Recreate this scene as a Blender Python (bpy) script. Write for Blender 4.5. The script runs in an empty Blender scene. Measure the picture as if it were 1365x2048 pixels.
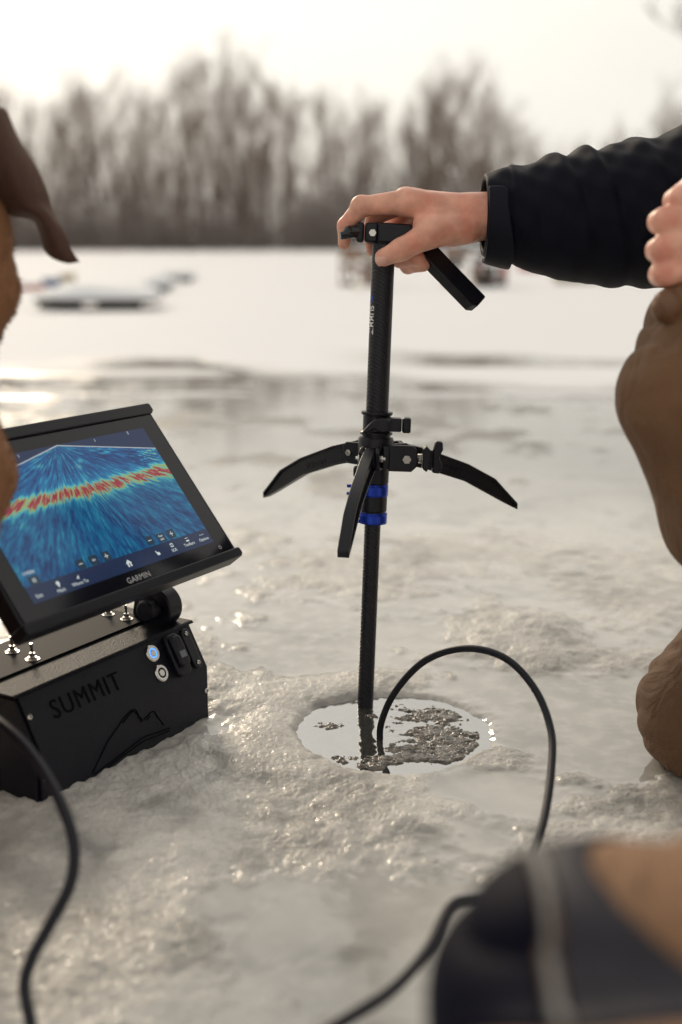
import bpy, math, random
import numpy as np
from mathutils import Vector, Matrix
# ------------------------------------------------------------------ camera, world, sun, exposure
S = bpy.context.scene
COL = S.collection
HC = 0.565                      # camera height above the ice
FPX = 2400.0                    # focal length in pixels of the 1365x2048 photograph
PITCH = math.radians(12.77)
RV = np.array([1.0, 0, 0]); FV = np.array([0, math.cos(PITCH), -math.sin(PITCH)]); UV = np.array([0, math.sin(PITCH), math.cos(PITCH)])
C0 = np.array([0, 0, HC])
def P(px, py, z):
    return C0 + z*((px-682.5)/FPX*RV - (py-1024)/FPX*UV + FV)
def G(px, py, h=0.0):
    d = P(px, py, 1.0)-C0
    return C0 + d*((h-HC)/d[2])
cd = bpy.data.cameras.new('camera'); cam = bpy.data.objects.new('camera', cd); COL.objects.link(cam)
cd.sensor_fit = 'VERTICAL'; cd.sensor_height = 36.0; cd.lens = 36.0*FPX/2048.0
cd.clip_start = 0.02; cd.clip_end = 2000
cam.location = (0, 0, HC); cam.rotation_euler = (math.pi/2-PITCH, 0, 0)
cd.dof.use_dof = True; cd.dof.focus_distance = 1.385; cd.dof.aperture_fstop = (cd.lens/1000)/0.0175; cd.dof.aperture_blades = 0
S.camera = cam
S.render.resolution_x = 682; S.render.resolution_y = 1024
SUN_EL = math.radians(23.0); SUN_AZ = math.radians(-21.0)      # azimuth from +Y, negative = left
sdir = Vector((math.sin(SUN_AZ)*math.cos(SUN_EL), math.cos(SUN_AZ)*math.cos(SUN_EL), math.sin(SUN_EL)))
W = bpy.data.worlds.new('World'); S.world = W; W.use_nodes = True
wn = W.node_tree.nodes; wl = W.node_tree.links; wn.clear()
def wnode(t, **k):
    n = wn.new(t)
    for a, b in k.items(): setattr(n, a, b)
    return n
out = wnode('ShaderNodeOutputWorld'); bg = wnode('ShaderNodeBackground')
sky = wnode('ShaderNodeTexSky', sky_type='NISHITA'); sky.sun_disc = False
sky.sun_elevation = SUN_EL; sky.sun_rotation = -SUN_AZ if False else SUN_AZ; sky.dust_density = 4.0; sky.air_density = 1.0; sky.ozone_density = 1.0
bw = wnode('ShaderNodeRGBToBW'); wl.new(sky.outputs[0], bw.inputs[0])
tint = wnode('ShaderNodeMix', data_type='RGBA', blend_type='MULTIPLY'); tint.inputs[0].default_value = 1.0
wl.new(bw.outputs[0], tint.inputs[6]); tint.inputs[7].default_value = (0.02, 0.019, 0.018, 1)
mx = wnode('ShaderNodeMix', data_type='RGBA'); mx.inputs[0].default_value = 0.96
wl.new(sky.outputs[0], mx.inputs[6]); wl.new(tint.outputs[2], mx.inputs[7])
# thin overcast: even veil of cloud, with a broad bright glow round the veiled sun
tc = wnode('ShaderNodeTexCoord'); dot = wnode('ShaderNodeVectorMath', operation='DOT_PRODUCT')
wl.new(tc.outputs['Generated'], dot.inputs[0]); dot.inputs[1].default_value = (-.10, .90, .42)
pw = wnode('ShaderNodeMapRange'); wl.new(dot.outputs['Value'], pw.inputs[0])
pw.inputs[1].default_value = 0.55; pw.inputs[2].default_value = 1.0; pw.inputs[3].default_value = 0.0; pw.inputs[4].default_value = 1.0
p3 = wnode('ShaderNodeMath', operation='POWER'); wl.new(pw.outputs[0], p3.inputs[0]); p3.inputs[1].default_value = 2.2
gm = wnode('ShaderNodeMath', operation='MULTIPLY_ADD'); wl.new(p3.outputs[0], gm.inputs[0]); gm.inputs[1].default_value = 3.9; gm.inputs[2].default_value = 6.2
cl = wnode('ShaderNodeTexNoise'); cl.inputs['Scale'].default_value = 2.2; cl.inputs['Detail'].default_value = 4
cmap = wnode('ShaderNodeMapping'); wl.new(tc.outputs['Generated'], cmap.inputs[0]); cmap.inputs['Scale'].default_value = (1, 1, 3.0); wl.new(cmap.outputs[0], cl.inputs['Vector'])
cr = wnode('ShaderNodeMapRange'); wl.new(cl.outputs['Fac'], cr.inputs[0]); cr.inputs[1].default_value = 0.3; cr.inputs[2].default_value = 0.7; cr.inputs[3].default_value = 0.93; cr.inputs[4].default_value = 1.06
gm2 = wnode('ShaderNodeMath', operation='MULTIPLY'); wl.new(gm.outputs[0], gm2.inputs[0]); wl.new(cr.outputs[0], gm2.inputs[1])
veil = wnode('ShaderNodeMix', data_type='RGBA', blend_type='MULTIPLY'); veil.inputs[0].default_value = 1.0
wl.new(gm2.outputs[0], veil.inputs[6]); veil.inputs[7].default_value = (1.0, 0.965, 0.88, 1)
ad = wnode('ShaderNodeMix', data_type='RGBA', blend_type='ADD'); ad.inputs[0].default_value = 1.0
wl.new(mx.outputs[2], ad.inputs[6]); wl.new(veil.outputs[2], ad.inputs[7])
wl.new(ad.outputs[2], bg.inputs[0]); bg.inputs[1].default_value = 0.1
wl.new(bg.outputs[0], out.inputs[0])
sd = bpy.data.lights.new('sun', 'SUN'); sun = bpy.data.objects.new('sun', sd); COL.objects.link(sun)
sd.energy = 1.4; sd.angle = math.radians(12); sd.color = (1.0, 0.83, 0.62)
sun.rotation_euler = sdir.to_track_quat('Z', 'Y').to_euler()
S.view_settings.view_transform = 'Standard'; S.view_settings.look = 'None'; S.view_settings.gamma = 1.0
S.view_settings.exposure = 0.2; S.view_settings.use_curve_mapping = False

# ------------------------------------------------------------------ helpers: materials
def mat(name, col=(0.5, 0.5, 0.5), rough=0.5, metal=0.0, spec=0.5, noise=0, namt=0.2, bump=0, bscale=None, bdist=0.001, **kw):
    m = bpy.data.materials.new(name); m.use_nodes = True; nt = m.node_tree
    b = nt.nodes['Principled BSDF']; b.inputs['Base Color'].default_value = (*col, 1)
    b.inputs['Roughness'].default_value = rough; b.inputs['Metallic'].default_value = metal; b.inputs['Specular IOR Level'].default_value = spec
    for k, v in kw.items(): b.inputs[k.replace('_', ' ')].default_value = v
    t = nt.nodes.new('ShaderNodeTexCoord')
    if noise:
        n = nt.nodes.new('ShaderNodeTexNoise'); n.inputs['Scale'].default_value = noise; n.inputs['Detail'].default_value = 5
        nt.links.new(t.outputs['Object'], n.inputs['Vector'])
        r = nt.nodes.new('ShaderNodeMapRange'); r.inputs[1].default_value = .3; r.inputs[2].default_value = .7
        r.inputs[3].default_value = 1-namt; r.inputs[4].default_value = 1+namt
        mm = nt.nodes.new('ShaderNodeMix'); mm.data_type = 'RGBA'; mm.blend_type = 'MULTIPLY'; mm.inputs[0].default_value = 1
        mm.inputs[6].default_value = (*col, 1); nt.links.new(n.outputs['Fac'], r.inputs[0]); nt.links.new(r.outputs[0], mm.inputs[7])
        nt.links.new(mm.outputs[2], b.inputs['Base Color'])
    if bump:
        n2 = nt.nodes.new('ShaderNodeTexNoise'); n2.inputs['Scale'].default_value = bscale; n2.inputs['Detail'].default_value = 3
        nt.links.new(t.outputs['Object'], n2.inputs['Vector'])
        bp = nt.nodes.new('ShaderNodeBump'); bp.inputs['Strength'].default_value = bump; bp.inputs['Distance'].default_value = bdist
        nt.links.new(n2.outputs['Fac'], bp.inputs['Height']); nt.links.new(bp.outputs[0], b.inputs['Normal'])
    return m
M = {}
M['black_plastic'] = mat('black_plastic', (.0045, .005, .010), .36, spec=.35, bump=.25, bscale=900, bdist=.0003)
M['black_gloss'] = mat('black_gloss', (.006, .007, .012), .12)
M['black_powder'] = mat('black_powder', (.0035, .0042, .011), .45, spec=.30, bump=.9, bscale=700, bdist=.0006)
M['engraved'] = mat('engraved', (.0008, .0008, .002), .7, spec=.1)
M['steel'] = mat('steel', (.62, .60, .57), .25, 1.0, noise=400, namt=.15)
M['blue_metal'] = mat('blue_metal', (.01, .045, .42), .25, .6)
M['white_print'] = mat('white_print', (.75, .75, .74), .5)
M['blue_print'] = mat('blue_print', (.01, .06, .45), .5)
M['rubber'] = mat('rubber', (.004, .004, .010), .45, spec=.35, bump=.2, bscale=300, bdist=.0004)
M['skin'] = mat('skin', (.74, .385, .275), .42, noise=60, namt=.16, bump=.5, bscale=420, bdist=.0005,
                Subsurface_Weight=.25, Subsurface_Radius=(1.0, .32, .16), Subsurface_Scale=.008)
_n = M['skin'].node_tree; _b = _n.nodes['Principled BSDF']; _src = _b.inputs['Base Color'].links[0].from_socket
_t = _n.nodes.new('ShaderNodeTexCoord'); _z = _n.nodes.new('ShaderNodeTexNoise'); _z.inputs['Scale'].default_value = 32; _z.inputs['Detail'].default_value = 4; _n.links.new(_t.outputs['Object'], _z.inputs['Vector'])
_r = _n.nodes.new('ShaderNodeMapRange'); _r.inputs[1].default_value = .45; _r.inputs[2].default_value = .68; _r.inputs[4].default_value = .55; _n.links.new(_z.outputs['Fac'], _r.inputs[0])
_m = _n.nodes.new('ShaderNodeMix'); _m.data_type = 'RGBA'; _n.links.new(_r.outputs[0], _m.inputs[0]); _n.links.new(_src, _m.inputs[6]); _m.inputs[7].default_value = (.62, .17, .115, 1); _n.links.new(_m.outputs[2], _b.inputs['Base Color'])
M['nail'] = mat('nail', (.68, .38, .30), .25)
M['jacket'] = mat('jacket', (.0014, .0020, .008), .65, spec=.14, bump=.35, bscale=1500, bdist=.0003, Sheen_Weight=.03, Sheen_Roughness=.4)
M['hair'] = mat('hair', (.05, .03, .02), .6, noise=80, namt=.5, bump=.8, bscale=150, bdist=.003)
M['leather'] = mat('leather', (.15, .07, .03), .5, noise=40, namt=.3, bump=.4, bscale=150, bdist=.001)
M['knee_pad'] = mat('knee_pad', (.0012, .0016, .009), .7, spec=.12, noise=20, namt=.3)
M['grey_panel'] = mat('grey_panel', (.024, .022, .030), .6, spec=.3, noise=15, namt=.3)
M['piping'] = mat('piping', (.24, .235, .23), .7)
M['wood'] = mat('wood', (.22, .115, .06), .8, noise=6, namt=.4)
M['grey_wood'] = mat('grey_wood', (.10, .095, .09), .85, noise=6, namt=.4)
M['snow_cap'] = mat('snow_cap', (.82, .83, .86), .8, noise=5, namt=.05)
M['red_paint'] = mat('red_paint', (.45, .05, .03), .5)
M['teal_paint'] = mat('teal_paint', (.03, .12, .12), .5)
M['cream_paint'] = mat('cream_paint', (.55, .50, .40), .4)
M['dark_paint'] = mat('dark_paint', (.03, .03, .04), .6)
M['yellow_paint'] = mat('yellow_paint', (.38, .31, .17), .5)
M['blue_paint'] = mat('blue_paint', (.05, .10, .25), .5)
M['orange_paint'] = mat('orange_paint', (.5, .10, .05), .5)
M['glint_metal'] = mat('glint_metal', (.9, .86, .75), .08, 1.0)  # mirror metal for the added glint pail
M['bark'] = mat('bark', (.075, .052, .038), .9, noise=3, namt=.35)
M['twig'] = mat('twig', (.19, .115, .07), .9)
M['dry_leaf'] = mat('dry_leaf', (.13, .075, .045), .9, noise=2, namt=.3)
M['collar'] = mat('collar', (.01, .02, .14), .6)
def fabric(name, col, col2, rib):
    m = mat(name, col, .8, Sheen_Weight=.3, Sheen_Roughness=.5); nt = m.node_tree; b = nt.nodes['Principled BSDF']; b.inputs['Sheen Weight'].default_value = .04
    t = nt.nodes.new('ShaderNodeTexCoord'); w = nt.nodes.new('ShaderNodeTexWave'); w.wave_type = 'BANDS'; w.bands_direction = 'DIAGONAL'
    w.inputs['Scale'].default_value = rib; w.inputs['Distortion'].default_value = .6
    nt.links.new(t.outputs['Object'], w.inputs['Vector'])
    n = nt.nodes.new('ShaderNodeTexNoise'); n.inputs['Scale'].default_value = 9; n.inputs['Detail'].default_value = 6
    nt.links.new(t.outputs['Object'], n.inputs['Vector'])
    mm = nt.nodes.new('ShaderNodeMix'); mm.data_type = 'RGBA'; mm.inputs[6].default_value = (*col, 1); mm.inputs[7].default_value = (*col2, 1)
    nt.links.new(n.outputs['Fac'], mm.inputs[0]); nt.links.new(mm.outputs[2], b.inputs['Base Color'])
    bp = nt.nodes.new('ShaderNodeBump'); bp.inputs['Strength'].default_value = .5; bp.inputs['Distance'].default_value = .0006
    wr = nt.nodes.new('ShaderNodeTexNoise'); wr.inputs['Scale'].default_value = 16; wr.inputs['Detail'].default_value = 5; wr.inputs['Distortion'].default_value = 1.4
    mp = nt.nodes.new('ShaderNodeMapping'); mp.inputs['Rotation'].default_value = (.3, .7, .2); mp.inputs['Scale'].default_value = (1.6, 1, .45); nt.links.new(t.outputs['Object'], mp.inputs[0]); nt.links.new(mp.outputs[0], wr.inputs['Vector'])
    b2 = nt.nodes.new('ShaderNodeBump'); b2.inputs['Strength'].default_value = .9; b2.inputs['Distance'].default_value = .016
    nt.links.new(wr.outputs['Fac'], b2.inputs['Height']); nt.links.new(b2.outputs[0], bp.inputs['Normal'])
    nt.links.new(w.outputs['Fac'], bp.inputs['Height']); nt.links.new(bp.outputs[0], b.inputs['Normal'])
    return m
M['brown_canvas'] = fabric('brown_canvas', (.075, .036, .015), (.21, .105, .046), 260)
M['tan_canvas'] = fabric('tan_canvas', (.24, .125, .062), (.31, .17, .09), 260)
# carbon fibre twill
def carbon():
    m = mat('carbon', (.006, .006, .011), .28, spec=.4); nt = m.node_tree; b = nt.nodes['Principled BSDF']
    t = nt.nodes.new('ShaderNodeTexCoord'); ck = nt.nodes.new('ShaderNodeTexWave'); ck.bands_direction = 'DIAGONAL'
    ck.inputs['Scale'].default_value = 130; ck.inputs['Distortion'].default_value = 1.0; ck.inputs['Detail Scale'].default_value = 60
    nt.links.new(t.outputs['Object'], ck.inputs['Vector'])
    r = nt.nodes.new('ShaderNodeMapRange'); r.inputs[3].default_value = .22; r.inputs[4].default_value = .5
    nt.links.new(ck.outputs['Fac'], r.inputs[0]); nt.links.new(r.outputs[0], b.inputs['Roughness'])
    bp = nt.nodes.new('ShaderNodeBump'); bp.inputs['Strength'].default_value = .35; bp.inputs['Distance'].default_value = .0005
    nt.links.new(ck.outputs['Fac'], bp.inputs['Height']); nt.links.new(bp.outputs[0], b.inputs['Normal'])
    return m
M['carbon'] = carbon()
def fur(name, a, bcol):
    m = mat(name, a, .75, Sheen_Weight=.12, Sheen_Roughness=.4); m.node_tree.nodes['Principled BSDF'].inputs['Sheen Tint'].default_value = (1, .6, .35, 1)
    nt = m.node_tree; b = nt.nodes['Principled BSDF']; t = nt.nodes.new('ShaderNodeTexCoord')
    mp = nt.nodes.new('ShaderNodeMapping'); mp.inputs['Scale'].default_value = (1, 1, .25); nt.links.new(t.outputs['Object'], mp.inputs[0])
    n = nt.nodes.new('ShaderNodeTexNoise'); n.inputs['Scale'].default_value = 350; n.inputs['Detail'].default_value = 4; nt.links.new(mp.outputs[0], n.inputs['Vector'])
    mm = nt.nodes.new('ShaderNodeMix'); mm.data_type = 'RGBA'; mm.inputs[6].default_value = (*a, 1); mm.inputs[7].default_value = (*bcol, 1)
    nt.links.new(n.outputs['Fac'], mm.inputs[0]); nt.links.new(mm.outputs[2], b.inputs['Base Color'])
    bp = nt.nodes.new('ShaderNodeBump'); bp.inputs['Strength'].default_value = .6; bp.inputs['Distance'].default_value = .002
    nt.links.new(n.outputs['Fac'], bp.inputs['Height']); nt.links.new(bp.outputs[0], b.inputs['Normal'])
    return m
M['fur'] = fur('fur', (.20, .085, .035), (.30, .14, .06))
M['ear_fur'] = fur('ear_fur', (.045, .018, .011), (.085, .036, .020))
def emis(name, attr=None, col=(1, 1, 1), strength=1.0, rough=.15):
    m = bpy.data.materials.new(name); m.use_nodes = True; nt = m.node_tree; b = nt.nodes['Principled BSDF']
    b.inputs['Base Color'].default_value = (.005, .006, .01, 1); b.inputs['Roughness'].default_value = rough
    b.inputs['Emission Strength'].default_value = strength
    if attr:
        a = nt.nodes.new('ShaderNodeAttribute'); a.attribute_name = attr; nt.links.new(a.outputs['Color'], b.inputs['Emission Color'])
    else: b.inputs['Emission Color'].default_value = (*col, 1)
    return m
M['screen'] = emis('screen', 'sonar', strength=1.0)
M['icon'] = emis('icon', col=(.62, .68, .66), strength=.8)
M['icon_dark'] = emis('icon_dark', col=(.012, .03, .05), strength=1.0)
M['ring_blue'] = emis('ring_blue', col=(.08, .3, 1.0), strength=1.6)

# ------------------------------------------------------------------ helpers: objects
def tag(o, label=None, cat=None, group=None, kind=None):
    if label: o['label'] = label
    if cat: o['category'] = cat
    if group: o['group'] = group
    if kind: o['kind'] = kind
    return o
def empty(name, loc, label=None, cat=None, group=None):
    o = bpy.data.objects.new(name, None); COL.objects.link(o); o.location = loc; o.empty_display_size = .05
    return tag(o, label, cat, group)
def mkobj(name, v, f, m, parent=None, smooth=True, angle=35, bevel=0, root=None):
    me = bpy.data.meshes.new(name); me.from_pydata([tuple(map(float, q)) for q in v] if not isinstance(v, np.ndarray) else v.tolist(), [], f if isinstance(f, list) else f.tolist())
    me.update()
    if smooth:
        me.polygons.foreach_set('use_smooth', [True]*len(me.polygons))
        if angle < 180: me.set_sharp_from_angle(angle=math.radians(angle))
    me.materials.append(m)
    o = bpy.data.objects.new(name, me); COL.objects.link(o)
    if parent is not None:
        o.parent = parent
        if parent.type == 'EMPTY': o.matrix_parent_inverse = Matrix.Translation(-Vector(parent.location))
    if bevel:
        b = o.modifiers.new('bevel', 'BEVEL'); b.width = bevel; b.segments = 2; b.limit_method = 'ANGLE'; b.angle_limit = math.radians(40)
        b.harden_normals = False
    return o
I4 = np.eye(4)
def xf(mtx, pts):
    pts = np.asarray(pts, float); return pts @ mtx[:3, :3].T + mtx[:3, 3]
def frame(o, x, y, z):
    m = np.eye(4); m[:3, 0] = x; m[:3, 1] = y; m[:3, 2] = z; m[:3, 3] = o; return m
class MB:
    def __init__(s, mtx=None): s.v = []; s.f = []; s.m = I4 if mtx is None else mtx
    def add(s, v, f):
        n = len(s.v); s.v += [tuple(q) for q in xf(s.m, v)]; s.f += [tuple(i+n for i in q) for q in f]; return s
    def box(s, x0, x1, y0, y1, z0, z1):
        v = [(x, y, z) for z in (z0, z1) for y in (y0, y1) for x in (x0, x1)]
        return s.add(v, [(0, 2, 3, 1), (4, 5, 7, 6), (0, 1, 5, 4), (2, 6, 7, 3), (0, 4, 6, 2), (1, 3, 7, 5)])
    def prism(s, pts, z0, z1, axes=(0, 1, 2)):
        n = len(pts); v = []
        for z in (z0, z1):
            for a, b in pts:
                q = [0, 0, 0]; q[axes[0]] = a; q[axes[1]] = b; q[axes[2]] = z; v.append(q)
        f = [tuple(range(n))[::-1], tuple(range(n, 2*n))]+[(i, (i+1) % n, n+(i+1) % n, n+i) for i in range(n)]
        return s.add(v, f)
    def cyl(s, a, b, ra, rb=None, n=28, cap=True):
        a = np.array(a, float); b = np.array(b, float); rb = ra if rb is None else rb; d = b-a; d /= np.linalg.norm(d)
        t = np.array([0, 0, 1.]) if abs(d[2]) < .9 else np.array([1., 0, 0]); p = np.cross(d, t); p /= np.linalg.norm(p); q = np.cross(d, p)
        v = [c+r*(math.cos(2*math.pi*i/n)*p+math.sin(2*math.pi*i/n)*q) for c, r in ((a, ra), (b, rb)) for i in range(n)]
        f = [(i, (i+1) % n, n+(i+1) % n, n+i) for i in range(n)]
        if cap: f += [tuple(range(n))[::-1], tuple(range(n, 2*n))]
        return s.add(v, f)
    def lathe(s, prof, n=40, a=(0, 0, 0), d=(0, 0, 1)):
        a = np.array(a, float); d = np.array(d, float); d /= np.linalg.norm(d)
        t = np.array([1., 0, 0]) if abs(d[0]) < .9 else np.array([0, 1., 0]); p = np.cross(d, t); p /= np.linalg.norm(p); q = np.cross(d, p)
        v = [a+d*h+r*(math.cos(2*math.pi*i/n)*p+math.sin(2*math.pi*i/n)*q) for r, h in prof for i in range(n)]
        f = [(k*n+i, k*n+(i+1) % n, (k+1)*n+(i+1) % n, (k+1)*n+i) for k in range(len(prof)-1) for i in range(n)]
        f += [tuple(range(n))[::-1], tuple(range((len(prof)-1)*n, len(prof)*n))]
        return s.add(v, f)
    def tube(s, path, r, n=14, closed=False):
        path = np.array(path, float); k = len(path); rr = np.full(k, r) if np.isscalar(r) else np.array(r)
        T = np.gradient(path, axis=0); T /= np.linalg.norm(T, axis=1)[:, None]+1e-12
        u = np.cross(T[0], [0, 0, 1.]);
        if np.linalg.norm(u) < 1e-3: u = np.cross(T[0], [1., 0, 0])
        u /= np.linalg.norm(u); v = []
        ang = np.arange(n)*2*math.pi/n
        for i in range(k):
            u = u-T[i]*(u@T[i]); u /= np.linalg.norm(u); w = np.cross(T[i], u)
            for a in ang: v.append(path[i]+rr[i]*(math.cos(a)*u+math.sin(a)*w))
        f = [(i*n+j, i*n+(j+1) % n, (i+1)*n+(j+1) % n, (i+1)*n+j) for i in range(k-1) for j in range(n)]
        f += [tuple(range(n))[::-1], tuple(range((k-1)*n, k*n))]
        return s.add(v, f)
    def build(s, name, m, parent=None, **k): return mkobj(name, s.v, s.f, m, parent, **k)
def spline(pts, n=12):
    pts = np.array(pts, float); o = []
    for i in range(len(pts)-1):
        p0 = pts[max(i-1, 0)]; p1 = pts[i]; p2 = pts[i+1]; p3 = pts[min(i+2, len(pts)-1)]
        for t in np.linspace(0, 1, n, endpoint=False):
            o.append(.5*((2*p1)+(-p0+p2)*t+(2*p0-5*p1+4*p2-p3)*t*t+(-p0+3*p1-3*p2+p3)*t**3))
    o.append(pts[-1]); return np.array(o)
def text(name, body, mtx, size, m, parent, depth=.0003, bold=0, squeeze=1.0, align='CENTER', spacing=1.0):
    c = bpy.data.curves.new(name, 'FONT'); c.body = body; c.size = size; c.extrude = depth; c.offset = bold; c.align_x = align; c.align_y = 'CENTER'; c.space_character = spacing
    c.resolution_u = 3
    t = bpy.data.objects.new('tmp', c); COL.objects.link(t); bpy.context.view_layer.update()
    dg = bpy.context.evaluated_depsgraph_get(); me = t.evaluated_get(dg).to_mesh()
    v = np.array([x.co[:] for x in me.vertices]); f = [tuple(p.vertices) for p in me.polygons]
    t.evaluated_get(dg).to_mesh_clear(); bpy.data.objects.remove(t); bpy.data.curves.remove(c)
    v[:, 0] *= squeeze
    return mkobj(name, xf(mtx, v), f, m, parent, smooth=False)

# ------------------------------------------------------------------ helpers: noise and implicit surfaces
def _h(ix, iy, iz, seed):
    n = (ix.astype(np.int64)*374761393+iy.astype(np.int64)*668265263+iz*2147483647+seed*974634777) & 0xffffffff
    n = ((n ^ (n >> 13))*1274126177) & 0xffffffff; n = (n ^ (n >> 16)) & 0xffffffff
    return n.astype(np.float64)/4294967295.0
def vn(x, y, seed=0):
    ix = np.floor(x); iy = np.floor(y); fx = x-ix; fy = y-iy; fx = fx*fx*(3-2*fx); fy = fy*fy*(3-2*fy)
    a = _h(ix, iy, 0, seed); b = _h(ix+1, iy, 0, seed); c = _h(ix, iy+1, 0, seed); d = _h(ix+1, iy+1, 0, seed)
    return (a+(b-a)*fx)*(1-fy)+(c+(d-c)*fx)*fy
def fbm(x, y, seed=0, o=4, g=.5):
    s = 0; a = 1; t = 0
    for k in range(o): s = s+a*vn(x*2**k+k*17.3, y*2**k-k*9.1, seed+k); t += a; a *= g
    return s/t
def _dummy(): pass
def cell(x, y, seed=0):
    ix = np.floor(x); iy = np.floor(y); d = np.full(x.shape, 9.0); val = np.zeros(x.shape)
    for i in (-1, 0, 1):
        for j in (-1, 0, 1):
            cx = ix+i; cy = iy+j
            e = (cx+_h(cx, cy, 0, seed)-x)**2+(cy+_h(cx, cy, 0, seed+5)-y)**2
            mk = e < d; d = np.where(mk, e, d); val = np.where(mk, _h(cx, cy, 0, seed+9), val)
    return np.sqrt(d), val
def sst(a, b, x): t = np.clip((x-a)/(b-a), 0, 1); return t*t*(3-2*t)
def cone(p, a, b, ra, rb):
    a = np.array(a, np.float32); b = np.array(b, np.float32); d = b-a; L = float(d@d)+1e-12
    q = p-a; t = np.clip((q@d)/L, 0, 1)
    return np.linalg.norm(q-t[..., None]*d, axis=-1)-(ra+(rb-ra)*t)
def ell(p, c, r, R=None):
    q = p-np.array(c, np.float32)
    if R is not None: q = q@np.array(R, np.float32)
    r = np.array(r, np.float32); k0 = np.linalg.norm(q/r, axis=-1); k1 = np.linalg.norm(q/(r*r), axis=-1)+1e-9
    return k0*(k0-1)/k1
def smin(a, b, k):
    h = np.clip(.5+.5*(b-a)/k, 0, 1); return b+(a-b)*h-k*h*(1-h)
def chain(p, pts, rs, k=.004):
    d = None
    for i in range(len(pts)-1):
        e = cone(p, pts[i], pts[i+1], rs[i], rs[i+1]); d = e if d is None else smin(d, e, k)
    return d
def surfnet(fn, lo, hi, h):
    lo = np.array(lo, float); hi = np.array(hi, float); n = np.ceil((hi-lo)/h).astype(int)+1
    ax = [lo[i]+h*np.arange(n[i]) for i in range(3)]
    D = np.empty(n, np.float32)
    step = max(1, int(600000/(n[1]*n[2])))
    for i in range(0, n[0], step):
        X, Y, Z = np.meshgrid(ax[0][i:i+step], ax[1], ax[2], indexing='ij')
        D[i:i+step] = fn(np.stack([X, Y, Z], -1).astype(np.float32))
    ins = D < 0; c = n-1
    acc = np.zeros((*c, 3), np.float32); cnt = np.zeros(c, np.float32)
    sl = lambda o: tuple(slice(o[i], o[i]+c[i]) for i in range(3))
    for a in range(3):
        oth = [i for i in range(3) if i != a]
        for u_ in (0, 1):
            for v_ in (0, 1):
                o = [0, 0, 0]; o[oth[0]] = u_; o[oth[1]] = v_; o2 = list(o); o2[a] = 1
                d0 = D[sl(o)]; d1 = D[sl(o2)]; mk = (d0 < 0) != (d1 < 0)
                t = np.where(mk, d0/(d0-d1+1e-20), 0)
                q = np.zeros((*c, 3), np.float32); q[..., a] = t; q[..., oth[0]] = u_; q[..., oth[1]] = v_
                acc += q*mk[..., None]; cnt += mk
    act = cnt > 0; idx = np.full(c, -1, np.int64); idx[act] = np.arange(act.sum())
    ijk = np.argwhere(act); V = lo+h*(ijk+acc[act]/cnt[act][:, None])
    F = []
    for a in range(3):
        b_, c_ = (a+1) % 3, (a+2) % 3
        s0 = [slice(None)]*3; s1 = [slice(None)]*3; s0[a] = slice(0, n[a]-1); s1[a] = slice(1, n[a])
        m0 = ins[tuple(s0)]; m1 = ins[tuple(s1)]; E_ = np.argwhere(m0 != m1)
        ok = (E_[:, b_] > 0) & (E_[:, c_] > 0) & (E_[:, b_] < n[b_]-1) & (E_[:, c_] < n[c_]-1); E_ = E_[ok]
        def g(db, dc):
            q = E_.copy(); q[:, b_] += db; q[:, c_] += dc; return idx[q[:, 0], q[:, 1], q[:, 2]]
        quad = np.stack([g(-1, -1), g(0, -1), g(0, 0), g(-1, 0)], 1)
        fl = m0[E_[:, 0], E_[:, 1], E_[:, 2]]
        quad[~fl] = quad[~fl][:, ::-1]; F.append(quad)
    F = np.concatenate(F); return V, F[(F >= 0).all(1)]
def crease(p, d, f, amp, wx=3.0, seed=0.0, sharp=2.5):
    # cloth folds: ridges across direction d, bent by slow warps, rounded tops and narrow valleys
    x, y, z = p[..., 0], p[..., 1], p[..., 2]; s = x*d[0]+y*d[1]+z*d[2]
    w = np.sin(x*f*.13*wx+seed)+np.sin(z*f*.17*wx+seed*2.1+y*f*.1)+.6*np.sin(y*f*.23*wx-seed)
    a = .5+.5*np.sin(x*f*.21+z*f*.16+seed*3)*np.sin(y*f*.19-seed)
    return amp*a*(np.abs(np.sin(s*f*.5+w*.8))**(1/sharp)-.6)
def smoothmesh(V, F, it=2, lam=.5):
    e = np.concatenate([F[:, [0, 1]], F[:, [1, 2]], F[:, [2, 3]], F[:, [3, 0]]])
    for _ in range(it):
        s = np.zeros_like(V); c = np.zeros(len(V))
        for k in range(3): s[:, k] = np.bincount(e[:, 0], V[e[:, 1], k], len(V))+np.bincount(e[:, 1], V[e[:, 0], k], len(V))
        c = np.bincount(e[:, 0], minlength=len(V))+np.bincount(e[:, 1], minlength=len(V))
        V = V*(1-lam)+lam*s/np.maximum(c, 1)[:, None]
    return V
def largest(V, F):
    F = np.asarray(F); lab = np.arange(len(V))
    while True:
        m = lab[F].min(1); n = lab.copy()
        for k in range(4): np.minimum.at(n, F[:, k], m)
        n = n[n]
        if (n == lab).all(): break
        lab = n
    u, c = np.unique(lab[F[:, 0]], return_counts=True); F = F[lab[F[:, 0]] == u[c.argmax()]]
    w, inv = np.unique(F, return_inverse=True); return V[w], inv.reshape(F.shape)
def join(parts):
    n = 0; vs = []; fs = []
    for V, F in parts: vs.append(V); fs.append(F+n); n += len(V)
    return np.concatenate(vs), np.concatenate(fs)

# ------------------------------------------------------------------ key places
HOLE = G(786, 1462)[:2]; HR = .113
BA = G(84, 1619); BB = G(420, 1435); BE = BB-BA; BLEN = np.linalg.norm(BE); BE /= BLEN; BN = np.array([BE[1], -BE[0], 0])
WATER_Z = -.0025
POLE0 = G(731, 1412, WATER_Z)

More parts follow.
